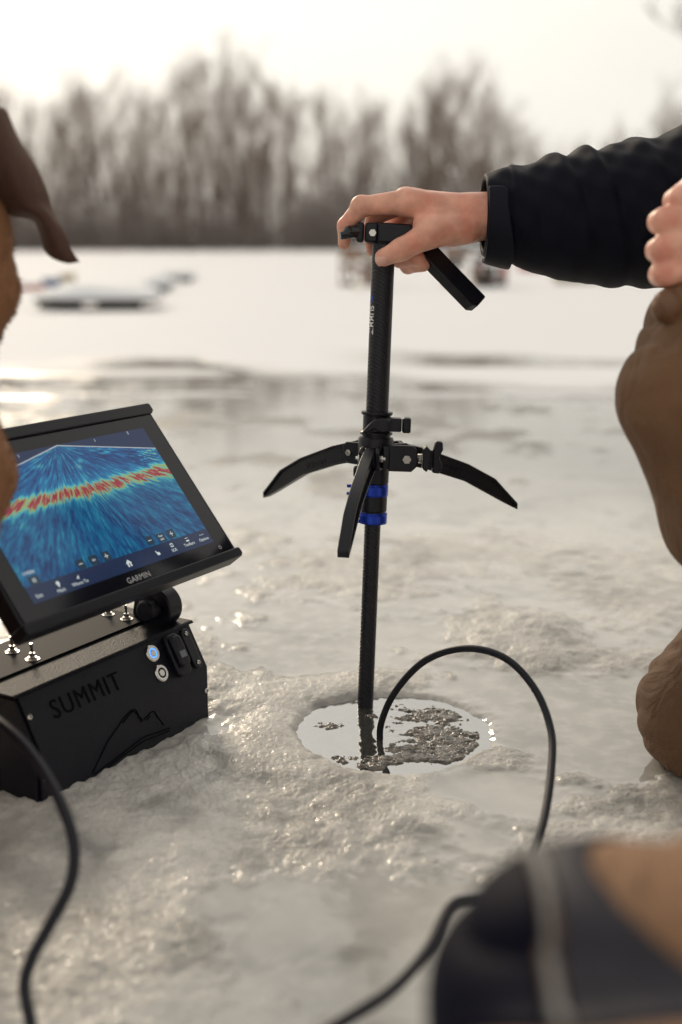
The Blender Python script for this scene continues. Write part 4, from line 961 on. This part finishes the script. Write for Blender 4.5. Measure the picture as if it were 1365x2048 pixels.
# folded leather glove under the fist
def glove(p):
    d = chain(p, [P(1336, 612, 1.105), P(1385, 590, 1.12), P(1440, 580, 1.14)], [.0150, .0185, .022], .01)
    d = smin(d, chain(p, [P(1352, 640, 1.11), P(1400, 610, 1.13)], [.011, .016]), .006)
    return d+.0008*np.sin(p[..., 0]*500+p[..., 2]*300)
c_ = P(1390, 600, 1.12)
V, F = surfnet(glove, c_-np.array([.06, .05, .05]), c_+np.array([.08, .07, .06]), .0016)
tag(mkobj('leather_glove', smoothmesh(V, F, 2), F, M['leather'], angle=180), 'rounded brown leather glove pinched between the pale fist and the raised knee', 'glove')

# ------------------------------------------------------------------ second person: padded knee close to the lens (lower right), rest out of frame
k2 = P(1208, 2045, .505); k3 = P(960, 2500, .40)
h2 = np.array([.58, .30, .30]); h3 = np.array([.56, .10, .28])
def leg2(p):
    d = chain(p, [h2, k2+np.array([.11, -.02, .025]), k2, k2+np.array([.07, -.06, -.15])], [.105, .078, .0635, .055], .03)
    d = smin(d, cone(p, h2, h3, .11, .11), .05)
    d = smin(d, chain(p, [h3, k3+np.array([.08, -.01, 0]), k3, k3+np.array([.12, -.05, -.10])], [.10, .065, .056, .05], .03), .02)
    x, y, z = p[..., 0], p[..., 1], p[..., 2]
    return d-crease(p, (.6, .4, .6), 110, .010, 2.5, .4)
V2, F2 = surfnet(leg2, (-.03, -.10, -.0), (.75, .56, .45), .0045); V2 = smoothmesh(V2, F2, 2)
head2 = np.array([.56, .16, .98])
def body2(p):
    d = cone(p, (h2+h3)/2, np.array([.60, .16, .66]), .09, .12); d = smin(d, cone(p, (.60, .02, .74), (.60, .32, .74), .05, .05), .05)
    d = smin(d, cone(p, (.59, .17, .80), (.57, .16, .92), .05, .05), .03); d = smin(d, ell(p, head2, (.095, .075, .115)), .02)
    d = smin(d, ell(p, head2+np.array([-.098, 0, -.01]), (.016, .011, .02)), .01)
    for s in (-1, 1): d = smin(d, ell(p, head2+np.array([.005, .078*s, -.005]), (.018, .01, .03)), .006); d = np.maximum(d, -ell(p, head2+np.array([-.1, .03*s, .012]), (.012, .014, .009)))
    for s, y in ((-1, .02), (1, .32)):
        d = smin(d, chain(p, [(.60, y, .74), (.58, y+.04*s, .50), (.40, y+.0, .36), (.33, y, .34)], [.045, .035, .026, .024], .02), .02)
        for k in range(4): d = smin(d, chain(p, [(.33, y-.024+.016*k, .345), (.27+.004*abs(k-1), y-.026+.018*k, .335), (.245+.006*abs(k-1), y-.026+.018*k, .31)], [.011, .009, .007], .003), .003)
        d = smin(d, chain(p, [(.36, y-.02*s, .345), (.32, y-.045*s, .33), (.29, y-.05*s, .32)], [.014, .011, .009], .004), .004)
    d = smin(d, chain(p, [h2, k2, k2+np.array([.07, -.06, -.15])], [.07, .045, .035]), .03); d = smin(d, chain(p, [h3, k3, k3+np.array([.12, -.05, -.10])], [.07, .04, .035]), .03)
    return d
V, F = surfnet(body2, (-.03, -.12, -.0), (.74, .58, 1.12), .006); V = smoothmesh(V, F, 1)
p2 = empty('person', (.55, .2, 0), 'second person seen only as a blurred padded knee at the lower right corner', 'person')
mkobj('body', V, F, M['skin'], p2, angle=180)
mkobj('trousers', V2, F2, M['tan_canvas'], p2, angle=180)
def jk2(p):
    d = cone(p, (h2+h3)/2+np.array([0.02, 0, .05]), np.array([.60, .16, .68]), .13, .15); d = smin(d, cone(p, (.60, .02, .74), (.60, .32, .74), .08, .08), .05)
    for s, y in ((-1, .02), (1, .32)): d = smin(d, chain(p, [(.60, y, .74), (.58, y+.04*s, .50), (.42, y+.0, .37)], [.075, .06, .045], .02), .02)
    return d
V, F = surfnet(jk2, (.33, -.16, .18), (.82, .50, .90), .008); mkobj('jacket', smoothmesh(V, F, 2), F, M['jacket'], p2, angle=180)
def bn2(p): return np.maximum(ell(p, head2+np.array([.01, 0, .02]), (.106, .088, .118)), head2[2]+.028-p[..., 2])
V, F = surfnet(bn2, head2-np.array([.14, .12, .02]), head2+np.array([.15, .12, .16]), .006); mkobj('knit_hat', smoothmesh(V, F, 2), F, M['knee_pad'], p2, angle=180)
# knee pad, grey panel and the pale piping between them, wrapped on the trouser leg
def rayx(px, py, off=0): return px
def padsel(p, side):
    d = leg2(p)-(.0035 if side < 2 else .0055)
    v = p-C0.astype(np.float32); zz = v@FV.astype(np.float32)
    # boundaries are planes through the knee (in the knee's own frame)
    q = p-k2.astype(np.float32)
    return d, q
KX = np.array([1, 0, 0.]); 
b1_ = P(1075, 2022, .445)[0]-k2[0]; b2_ = P(1140, 2022, .505)[0]-k2[0]
def pad(p):
    q = p-k2.astype(np.float32); d = leg2(p)-.0035; s = q[..., 0]-.12*(q[..., 2]+.0)
    d = np.maximum(d, s-(b1_-.002)); return np.maximum(d, -leg2(p)-.002)
def panel(p):
    q = p-k2.astype(np.float32); d = leg2(p)-.0030; s = q[..., 0]-.12*q[..., 2]
    d = np.maximum(d, (b1_+.003)-s); d = np.maximum(d, (q[..., 2]*.89+q[..., 0]*.45)-.062); return np.maximum(d, -leg2(p)-.002)
def pipe_(p):
    q = p-k2.astype(np.float32); d = leg2(p)-.0060; s = q[..., 0]-.12*q[..., 2]
    d = np.maximum(d, np.abs(s-b1_)-.0017); return np.maximum(d, -leg2(p)-.002)
lo_ = k2-np.array([.085, .10, .16]); hi_ = k2+np.array([.11, .09, .09])
for nm, fn, m_ in (('knee_pad', pad, 'knee_pad'), ('side_panel', panel, 'grey_panel'), ('piping', pipe_, 'piping')):
    def g2(p, fn=fn): return np.maximum(fn(p), k2[1]-.075-p[..., 1])
    V, F = largest(*surfnet(g2, lo_, hi_, .0026)); mkobj(nm, smoothmesh(V, F, 2), F, M[m_], p2.children[1], angle=180)

# ------------------------------------------------------------------ the dog at the left edge
hd = np.array([-.395, .985, .700])
def dog(p):
    chest = np.array([-.418, 1.0, .40])
    d = ell(p, chest, (.105, .14, .19))
    d = smin(d, cone(p, chest+np.array([-.02, .0, .05]), (-.62, .98, .17), .12, .125), .06)
    d = smin(d, cone(p, chest+np.array([0, 0, .12]), hd+np.array([-.02, 0, -.05]), .085, .070), .05)
    d = smin(d, ell(p, hd+np.array([-.02, 0, .02]), (.085, .075, .080)), .03)
    d = smin(d, cone(p, hd+np.array([-.06, -.0, .0]), hd+np.array([-.19, -.0, -.03]), .052, .034), .03)
    d = smin(d, ell(p, hd+np.array([-.215, 0, -.015]), (.018, .02, .015)), .006)
    for s in (-1, 1):
        d = smin(d, chain(p, [chest+np.array([.0, .07*s, -.05]), chest+np.array([.025, .075*s, -.22]), (-.375, 1.0+.075*s, .03)], [.062, .036, .024], .02), .03)
        d = smin(d, cone(p, (-.375, 1.0+.075*s, .028), (-.33-.05, 1.0+.075*s-.03, .020), .028, .020), .01)
        d = smin(d, chain(p, [(-.66, .98+.09*s, .15), (-.50, .98+.11*s, .16), (-.58, .98+.11*s, .04), (-.46, .98+.11*s, .025)], [.085, .060, .035, .022], .02), .03)
        d = np.maximum(d, -ell(p, hd+np.array([-.085, .048*s, .035]), (.012, .010, .010)))
    d = smin(d, chain(p, [(-.72, .98, .10), (-.85, .98, .05), (-.95, 1.05, .04)], [.03, .02, .012], .01), .02)
    d = smin(d, chain(p, [P(-30, 400, 1.05), P(-36, 470, 1.05), P(-26, 580, 1.05), P(-58, 690, 1.05)], [.0165, .022, .024, .022], .02), .02)       # cheek and throat skin
    d = smin(d, chain(p, [P(-120, 840, 1.05), P(-50, 950, 1.05), P(-85, 1070, 1.04), P(-120, 1200, 1.04)], [.038, .032, .028, .026], .02), .03)
    d = d-.0010*np.sin(p[..., 2]*900)*np.sin(p[..., 1]*700+p[..., 0]*600)
    return d
V, F = surfnet(dog, (-1.0, .78, .0), (-.25, 1.22, .82), .0042); V = smoothmesh(V, F, 1)
# near ear as a thin folded flap, built from cross rows given by its two edges
def ear(rows, thick=.0032):
    rows = [spline(r, 6) for r in rows]; A = np.array(rows); A = np.stack([spline(A[:, j], 6) for j in range(A.shape[1])], 1)
    n, m_ = A.shape[:2]; du = np.gradient(A, axis=0); dv = np.gradient(A, axis=1); N_ = np.cross(du, dv); N_ /= np.linalg.norm(N_, axis=2)[..., None]+1e-9
    e = np.ones((n, m_)); e[:, 0] = e[:, -1] = .15; e[0] = e[-1] = .15
    T = A+N_*thick*e[..., None]; B = A-N_*thick*e[..., None]; v = np.concatenate([T.reshape(-1, 3), B.reshape(-1, 3)]); f = []; o = n*m_
    for i in range(n-1):
        for j in range(m_-1):
            q = i*m_+j; f.append((q, q+1, q+m_+1, q+m_)); f.append((o+q+m_, o+q+m_+1, o+q+1, o+q))
    for i in range(n-1):
        for j, s in ((0, 1), (m_-1, -1)):
            q = i*m_+j; t = (q, q+m_, o+q+m_, o+q); f.append(t if s > 0 else t[::-1])
    for j in range(m_-1):
        q = j; f.append((q+1, q, o+q, o+q+1)); q = (n-1)*m_+j; f.append((q, q+1, o+q+1, o+q))
    return v, np.array(f)
ze = 1.045
EV, EF = ear([
    [P(-55, 235, ze), P(-20, 213, ze-.01), P(8, 218, ze)],
    [P(-60, 300, ze), P(0, 270, ze-.018), P(38, 285, ze)],
    [P(-50, 370, ze+.01), P(20, 330, ze-.022), P(72, 335, ze+.005)],
    [P(-20, 405, ze+.015), P(38, 375, ze-.018), P(93, 380, ze+.01)],
    [P(20, 428, ze+.02), P(58, 410, ze-.010), P(102, 412, ze+.014)],
    [P(66, 436, ze+.022), P(88, 432, ze-.006), P(110, 440, ze+.012)],
    [P(82, 462, ze+.018), P(104, 462, ze-.004), P(124, 462, ze+.006)],
    [P(92, 496, ze+.014), P(116, 492, ze+.000), P(140, 490, ze+.004)],
    [P(106, 513, ze+.010), P(130, 512, ze+.002), P(151, 510, ze+.002)],
    [P(140, 524, ze+.004), P(150, 525, ze+.002), P(160, 524, ze)]])
dg_ = empty('dog', (-.45, 1.0, 0), 'brown dog at the left edge with a long floppy ear hanging into view', 'dog')
e1 = V[F[:, 1]]-V[F[:, 0]]; e2 = V[F[:, 3]]-V[F[:, 0]]; Nf = np.cross(e1, e2); Nf /= np.linalg.norm(Nf, axis=1)[:, None]+1e-12; Cf = V[F].mean(1)
rg = np.random.default_rng(3); sel = np.where((Cf[:, 0] > -.35) & (Cf[:, 2] > .25))[0]; sel = rg.choice(sel, 16000)
hb = Cf[sel]-Nf[sel]*.001; hdir = Nf[sel]*.75+np.array([0, 0, -.6])+rg.normal(size=(len(sel), 3))*.25; hdir /= np.linalg.norm(hdir, axis=1)[:, None]; hl = rg.uniform(.003, .0065, len(sel))[:, None]
sd_ = np.cross(hdir, rg.normal(size=(len(sel), 3))); sd_ /= np.linalg.norm(sd_, axis=1)[:, None]; up_ = np.cross(sd_, hdir); w_ = .00035
q_ = np.stack([hb+sd_*w_, hb-sd_*w_*.5+up_*w_, hb-sd_*w_*.5-up_*w_, hb+hdir*hl], 1).reshape(-1, 3); b_ = np.arange(len(sel))*4+len(V)
F = [tuple(f) for f in F.tolist()]+[t for b in b_.tolist() for t in ((b, b+1, b+3), (b+1, b+2, b+3), (b+2, b, b+3))]; V = np.concatenate([V, q_])
mkobj('body', V, F, M['fur'], dg_, angle=180)
mkobj('ear', EV, EF, M['ear_fur'], dg_, angle=180)
EV2 = EV.copy(); EV2[:, 1] = 2*hd[1]+.01-EV2[:, 1]+.06; EV2[:, 0] -= .05
mkobj('ear', EV2, EF, M['ear_fur'], dg_, angle=180)
cmid = np.array([-.392, .99, .578])
th = np.linspace(0, 2*math.pi, 40); ring = [cmid+np.array([.100*math.cos(t), .098*math.sin(t), .010*math.cos(t)]) for t in th]
mb = MB(); mb.tube(np.array(ring), .009, n=10); mb.build('collar', M['collar'], dg_, angle=180)
print('people ok')

# ------------------------------------------------------------------ gear, docks and boats on the far snow
def g0(px, py): q = G(px, py, .03); q[2] = 0; return q
def sc_at(py): return G(682, py, .03)[1]/FPX        # metres per pixel there (approx)
def lumpy_cap(x0, x1, y0, y1, z, h, seed, nx=22, ny=10):
    V = []; F = []
    for i in range(nx):
        for j in range(ny):
            u = i/(nx-1); v = j/(ny-1); e = min(1, 5*min(u, 1-u))*min(1, 4*min(v, 1-v))
            V.append((x0+(x1-x0)*u, y0+(y1-y0)*v, z+h*math.sqrt(max(e, 0))*(.35+1.1*float(vn(np.array([u*5.]), np.array([v*3.]), seed)[0]))))
    for i in range(nx-1):
        for j in range(ny-1): q = i*ny+j; F.append((q, q+ny, q+ny+1, q+1))
    return V, F
def dock(name, px0, px1, py, hpx, label, posts=4, col='grey_wood', deep=.8):
    a = g0(px0, py); b = g0(px1, py); s = sc_at(py); w = b[0]-a[0]; h = hpx*s; c = (a+b)/2
    r = empty(name, tuple(c), label, 'dock', 'snow covered docks at the left')
    mb = MB(frame(a, [1, 0, 0], [0, 1, 0], [0, 0, 1]))
    mb.box(0, w, 0, w*deep, h*.40, h*.58); mb.box(w*.05, w*.42, -.02, .01, h*.18, h*.52); mb.box(w*.55, w*.93, -.02, .01, h*.05, h*.46); mb.build('deck', M[col], r)
    for i in range(posts):
        x = w*(i+.5)/posts; MB(frame(a, [1, 0, 0], [0, 1, 0], [0, 0, 1])).box(x-.03, x+.03, .04, .12, -.05, h*.52).build('post', M['grey_wood'], r)
    V, F = lumpy_cap(-.03, w+.03, -.04, w*deep+.03, h*.58, h*.46, int(px0), 40, 10); m2 = MB(frame(a, [1, 0, 0], [0, 1, 0], [0, 0, 1])); m2.add(V, F); m2.build('snow_cover', M['snow_cap'], r, angle=180)
dock('floating_dock', 68, 300, 618, 48, 'long grey dock section under snow, nearest of the left docks', 2)
dock('floating_dock', 185, 300, 594, 26, 'short snowy dock section right behind the long grey one', 2)
dock('floating_dock', 286, 345, 583, 30, 'small dark ended dock section to the right of the long one', 2, 'dark_paint')
dock('floating_dock', 322, 388, 562, 22, 'farthest narrow dark dock ramp at the right end of the docks', 2, 'dark_paint')
def hull(name, px, py, wpx, hpx, m, label, cat, cover='snow_cap', yaw=.2):
    c = g0(px, py); s = sc_at(py); w = wpx*s; h = hpx*s
    r = empty(name, tuple(c), label, cat); cs, sn = math.cos(yaw), math.sin(yaw); Mx = frame(c, [cs, sn, 0], [-sn, cs, 0], [0, 0, 1])
    mb = MB(Mx); n = 17; V = []
    for i in range(n):
        u = i/(n-1)*2-1; ww = w*.19*(1-max(0, u)**2.2)*(.85+.15*(u > -1)); 
        for a, z in ((-1, h*(.75+.15*max(0, u))), (-.8, h*.25), (0, 0), (.8, h*.25), (1, h*(.75+.15*max(0, u)))): V.append((u*w/2, a*max(ww, .003), z))
    F = [(i*5+j, (i+1)*5+j, (i+1)*5+j+1, i*5+j+1) for i in range(n-1) for j in range(4)]+[tuple(range(5))[::-1]]
    mb.add(V, F); mb.build('hull', M[m], r, angle=60)
    V = []; 
    for i in range(n):
        u = i/(n-1)*2-1; ww = w*.195*(1-max(0, u)**2.2)
        for a, z in ((-1, .74), (-.5, 1.0), (0, 1.12), (.5, 1.0), (1, .74)): V.append((u*w/2, a*max(ww, .003), h*(z+.12*math.sin(i*1.3)*.5)))
    m2 = MB(Mx); m2.add(V, F); m2.build('cover', M[cover], r, angle=180)
hull('small_boat', 1158, 566, 100, 34, 'cream_paint', 'low cream boat on the snow beneath the black sleeve', 'boat', 'snow_cap')
hull('upturned_canoe', 1062, 540, 50, 26, 'orange_paint', 'small orange red hull lying on snow left of the cream boat', 'boat', 'red_paint', .5)
hull('small_boat', 60, 580, 60, 18, 'orange_paint', 'faint red hull beside the dog ear tip on the left', 'boat', 'snow_cap', -.2)
hull('small_boat', 104, 574, 36, 20, 'blue_paint', 'little blue hull between the red hull and the yellow bin', 'boat', 'blue_paint', .1)
def gearrack(name, x0, x1, yb, yt, label, cat, seed, cols):
    rnd = random.Random(seed); c = g0((x0+x1)/2, yb); s = sc_at(yb); w = (x1-x0)*s; h = (yb-yt)*s
    r = empty(name, tuple(c), label, cat); Mx = frame(c, [1, 0, 0], [0, 1, 0], [0, 0, 1])
    for i in range(6):
        x = -w/2+w*i/5+rnd.uniform(-.02, .02); MB(Mx).box(x-.012, x+.012, -.05+.1*(i % 2), -.02+.1*(i % 2), -.05, h*rnd.uniform(.70, 1.12)).build('post', M['wood'], r)
    z = 0.02
    while z < h*.86:
        hh = h*rnd.uniform(.10, .2)
        x = -w/2
        while x < w/2-.04:
            ww = min(rnd.uniform(.12, .30)*w, w/2-x); (MB(Mx).box if rnd.random() < .72 else (lambda *a: MB(Mx).box(0, .012, 0, .012, 0, .012)))(x+.006, x+ww-.006, rnd.uniform(-.09, -.04), .18, z, z+hh*rnd.uniform(.75, .95)).build('panel', M[rnd.choice(cols)], r, bevel=.004); x += ww
        z += hh
    V, F = lumpy_cap(-w/2-.02, w/2+.02, -.1, .2, h*.87, h*.06, seed); m2 = MB(Mx); m2.add(V, F); m2.build('snow_cover', M['snow_cap'], r, angle=180)
gearrack('gear_rack', 684, 756, 570, 482, 'brown wooden rack of gear standing on snow left of the pole', 'rack', 4, ['wood', 'wood', 'wood', 'cream_paint', 'grey_wood', 'dark_paint'])
gearrack('gear_rack', 892, 985, 572, 478, 'tall brown and teal gear rack on snow beyond the handle bar', 'rack', 9, ['wood', 'wood', 'teal_paint', 'dark_paint', 'grey_wood'])
gearrack('gear_crate', 955, 1012, 574, 520, 'low dark green gear crate with red lid on the far snow', 'crate', 12, ['teal_paint', 'dark_paint', 'red_paint', 'dark_paint'])
gearrack('gear_crate', 1195, 1250, 556, 515, 'dark gear crate behind the cream boat at the right', 'crate', 13, ['dark_paint', 'grey_wood'])
def bucket(px, py, r_, m, label):
    c = g0(px, py); o = MB(frame(c, [1, 0, 0], [0, 1, 0], [0, 0, 1])); o.lathe([(r_*.85, 0), (r_, r_*2.1), (r_*1.06, r_*2.15), (r_*1.06, r_*2.3), (r_*.6, r_*2.32)], n=24); return tag(o.build('gear_bucket', M[m], angle=40), label, 'bucket', None)
bucket(138, 578, .085, 'yellow_paint', 'yellow bin on the snow behind the left docks')
bucket(716, 580, .05, 'glint_metal', 'added mirror-bright pail giving a sky glint at the foot of the brown rack')  # pail added only to throw back a glint of bright sky

# ------------------------------------------------------------------ bare trees on the far shore
def grow(seed, Hh, spread=1.0, dens=1.0, low=.25, up=.75):
    rnd = random.Random(seed); segs = []; trunk = []
    def seg(lst, pts, rs): lst.append((pts, rs))
    nt = 9; p = np.array([0, 0, 0.]); d = np.array([rnd.gauss(0, .05), rnd.gauss(0, .05), 1.]); pts = [p]; R0 = Hh*.017; rs = [R0]
    for i in range(nt):
        d = d+np.array([rnd.gauss(0, .07), rnd.gauss(0, .07), 0]); d /= np.linalg.norm(d); p = p+d*Hh/nt; pts.append(p); rs.append(R0*(1-(i+1)/nt)**.8+.008)
    seg(trunk, pts, rs)
    def branch(p, d, L, r, lv):
        n = 4; pts = [p]; rs = [r]
        for i in range(n):
            d = d+np.array([rnd.gauss(0, .14), rnd.gauss(0, .14), rnd.uniform(.02, .18)]); d /= np.linalg.norm(d); p = p+d*L/n; pts.append(p); rs.append(max(r*(1-(i+1)/n), .0045))
            if lv > 0:
                for _ in range(2 if rnd.random() < .75*dens else 1):
                    a = rnd.uniform(0, 2*math.pi); side = np.array([math.cos(a), math.sin(a), rnd.uniform(.2, .9)]); dd = d*.55+side*.62; dd /= np.linalg.norm(dd)
                    branch(p, dd, L*rnd.uniform(.38, .62), max(r*.5, .0055), lv-1)
        seg(segs, pts, rs)
    nb = int(17*dens)
    for k in range(nb):
        f = low+(1-low)*(k+rnd.random())/nb; i = min(int(f*nt), nt-1); q = pts[i]+(pts[i+1]-pts[i])*(f*nt-i)
        a = rnd.uniform(0, 2*math.pi); dd = np.array([math.cos(a)*spread*(1-.3*f), math.sin(a)*spread*(1-.3*f), up+rnd.uniform(-.1, .5)]); dd /= np.linalg.norm(dd)
        branch(q, dd, Hh*rnd.uniform(.22, .36)*(.95-.10*f), R0*.42*(1-f*.6), 3 if Hh > 8 else 2)
    def mesh(lst):
        m = MB(); 
        for pts, rs in lst: m.tube(pts, rs, n=3 if rs[0] < .03 else 6)
        return m
    return mesh(trunk), mesh(segs)
def tree_proto(name, seed, Hh, label, group=None, leafm='twig', **k):
    t, c = grow(seed, Hh, **k); r = empty(name, (0, 0, 0), label, 'tree', group); t.build('trunk', M['bark'], r, angle=180); c.build('crown', M[leafm], r, angle=180); return r
def copy_tree(o, parent=None):
    c = o.copy(); COL.objects.link(c)
    if parent: c.parent = parent
    for ch in o.children:
        d = ch.copy(); COL.objects.link(d); d.parent = c
    return c
GT = 'bare trees along the far shore'
protos = [tree_proto('bare_tree', 100+i, 10.0, 'tall leafless tree in the row along the far snowy shore', GT, spread=[.7, .85, .6, .8, .65][i], dens=[.6, .75, .55, .7, .6][i], low=.10, up=.95) for i in range(5)]
used = set(); rnd = random.Random(77)
def crown_top(px):
    xs = [0, 60, 130, 200, 260, 320, 360, 410, 490, 560, 600, 680, 760, 800, 850, 920, 990, 1050, 1100, 1180, 1260, 1365]
    ys = [190, 200, 235, 195, 165, 190, 215, 150, 138, 190, 205, 195, 235, 225, 175, 180, 215, 260, 300, 280, 240, 215]
    return np.interp(px, xs, ys)
k = 0
for px in list(range(-260, 1620, 17)):
    px = px+rnd.uniform(-10, 10); dist = rnd.uniform(66, 92)
    top = crown_top(min(max(px, 0), 1365))+rnd.uniform(-8, 24)
    if rnd.random() < .15: top += rnd.uniform(35, 90)
    x = (px-682.5)/FPX*dist; hh = (480-top)/FPX*dist*.88
    i = rnd.randrange(5); o = protos[i] if i not in used else copy_tree(protos[i]); used.add(i)
    o.location = (x, dist, -.05); s = hh/10.0; o.scale = (s*rnd.uniform(.8, 1.05), s*rnd.uniform(.8, 1.05), s); o.rotation_euler[2] = rnd.uniform(0, 6.28); k += 1
for i in range(5):
    if i not in used: bpy.data.objects.remove(protos[i])
# denser, ivy-dark trunks and brown-leaved oaks that stand out of the row
dt = tree_proto('dense_tree', 301, 6.5, 'brown leaf-holding tree among the bare ones', None, leafm='dry_leaf', spread=.5, dens=1.9, low=.08)
for n_, (px, top, lab, w) in enumerate(((852, 262, 'dense brown leaf-holding tree above the reaching wrist', 1.0), (500, 330, 'dark ivy-thick tree standing in front of the far brush', .8), (290, 350, 'dark dense tree left of the tall forked one', .9), (905, 330, 'dense dark tree just left of the black cuff', .7), (700, 345, 'dense tree directly behind the hand knuckles', .7))):
    o = dt if n_ == 0 else copy_tree(dt); dist = 64+n_; hh = (480-top)/FPX*dist; o.location = ((px-682.5)/FPX*dist, dist, -.05); s = hh/6.5; o.scale = (s*w, s*w, s); o.rotation_euler[2] = n_*1.3; o['label'] = lab
# nearer tree leaning in at the upper right
nt_ = tree_proto('bare_tree', 415, 8.5, 'nearer bare tree whose branches reach in at the upper right', None, spread=1.2, dens=.55, low=.3, up=.35); nt_.location = (8.7, 27, 0)
# low brush under the trees
def brush():
    rnd = random.Random(8); mb = MB()
    for i in range(5200):
        px = rnd.uniform(-420, 1800); dist = rnd.uniform(60, 72); x = (px-682.5)/FPX*dist
        hmax = .95+1.0*float(vn(np.array([px/55.]), np.array([1.]), 4)[0])
        h = 1.65*hmax*rnd.uniform(.45, 1.05); lean = rnd.gauss(0, .22)
        p0 = (x, dist, -.1); p1 = (x+lean*h*.5, dist+rnd.gauss(0, .1), h*.55); p2 = (x+lean*h+rnd.gauss(0, .1), dist, h)
        mb.tube([p0, p1, p2], [.035, .026, .010], n=3)
    for i in range(1500):
        px = rnd.uniform(-420, 1800); dist = rnd.uniform(66, 84); x = (px-682.5)/FPX*dist; h = rnd.uniform(2.2, 6.2)*(.6+.6*float(vn(np.array([px/90.]), np.array([3.]), 14)[0]))
        q = [(x, dist, -.1)]; ln = rnd.gauss(0, .05)
        for k in range(1, 5): q.append((x+ln*h*k/4+rnd.gauss(0, .05), dist, h*k/4))
        mb.tube(q, [.030, .024, .018, .012, .006], n=3)
        for k in range(rnd.randint(4, 8)):
            t = rnd.uniform(.25, .95); z = h*t; s_ = rnd.choice((-1, 1)); l_ = rnd.uniform(.3, .9)*(1.1-t*.5); xx = x+ln*h*t
            mb.tube([(xx, dist, z), (xx+s_*l_*.35, dist+.05, z+l_*.55), (xx+s_*l_*.5, dist+.05, z+l_*1.1)], [.013, .009, .005], n=3)
    tag(mb.build('brush', mat('brush', (.15, .115, .10), .9, noise=.4, namt=.3), angle=180), 'low dark thicket of leafless brush below the trees', 'brush', kind='stuff')
brush()
# snow bank at the shore
def bank():
    xs = np.linspace(-70, 70, 160); ys = np.linspace(57, 64, 12); X, Y = np.meshgrid(xs, ys, indexing='ij'); t = (Y-57)/7
    z = -.02+.10*t*t*(3-2*t)*(.6+.8*fbm(X*.35, Y*.3, 5, 4)); V = np.stack([X, Y, z], -1).reshape(-1, 3)
    F = [(i*12+j, (i+1)*12+j, (i+1)*12+j+1, i*12+j+1) for i in range(159) for j in range(11)]
    o = mkobj('snow_bank', V, F, M['snow_cap'], angle=180); o['kind'] = 'structure'
bank()
print('scene ok', k)

# thin winter haze over the lake
hz = MB(); hz.box(-130, 130, -25, 115, -1.2, 22); ho = hz.build('haze', bpy.data.materials.new('haze'), smooth=False)
hm = ho.data.materials[0]; hm.use_nodes = True; hn = hm.node_tree.nodes; hn.clear(); ho_ = hn.new('ShaderNodeOutputMaterial'); pv = hn.new('ShaderNodeVolumePrincipled')
pv.inputs['Color'].default_value = (.97, .95, .93, 1); pv.inputs['Density'].default_value = .0009; pv.inputs['Anisotropy'].default_value = 0.0
hm.node_tree.links.new(pv.outputs[0], ho_.inputs['Volume']); tag(ho, 'thin pale winter haze hanging over the frozen lake and shore trees', 'haze', kind='stuff')
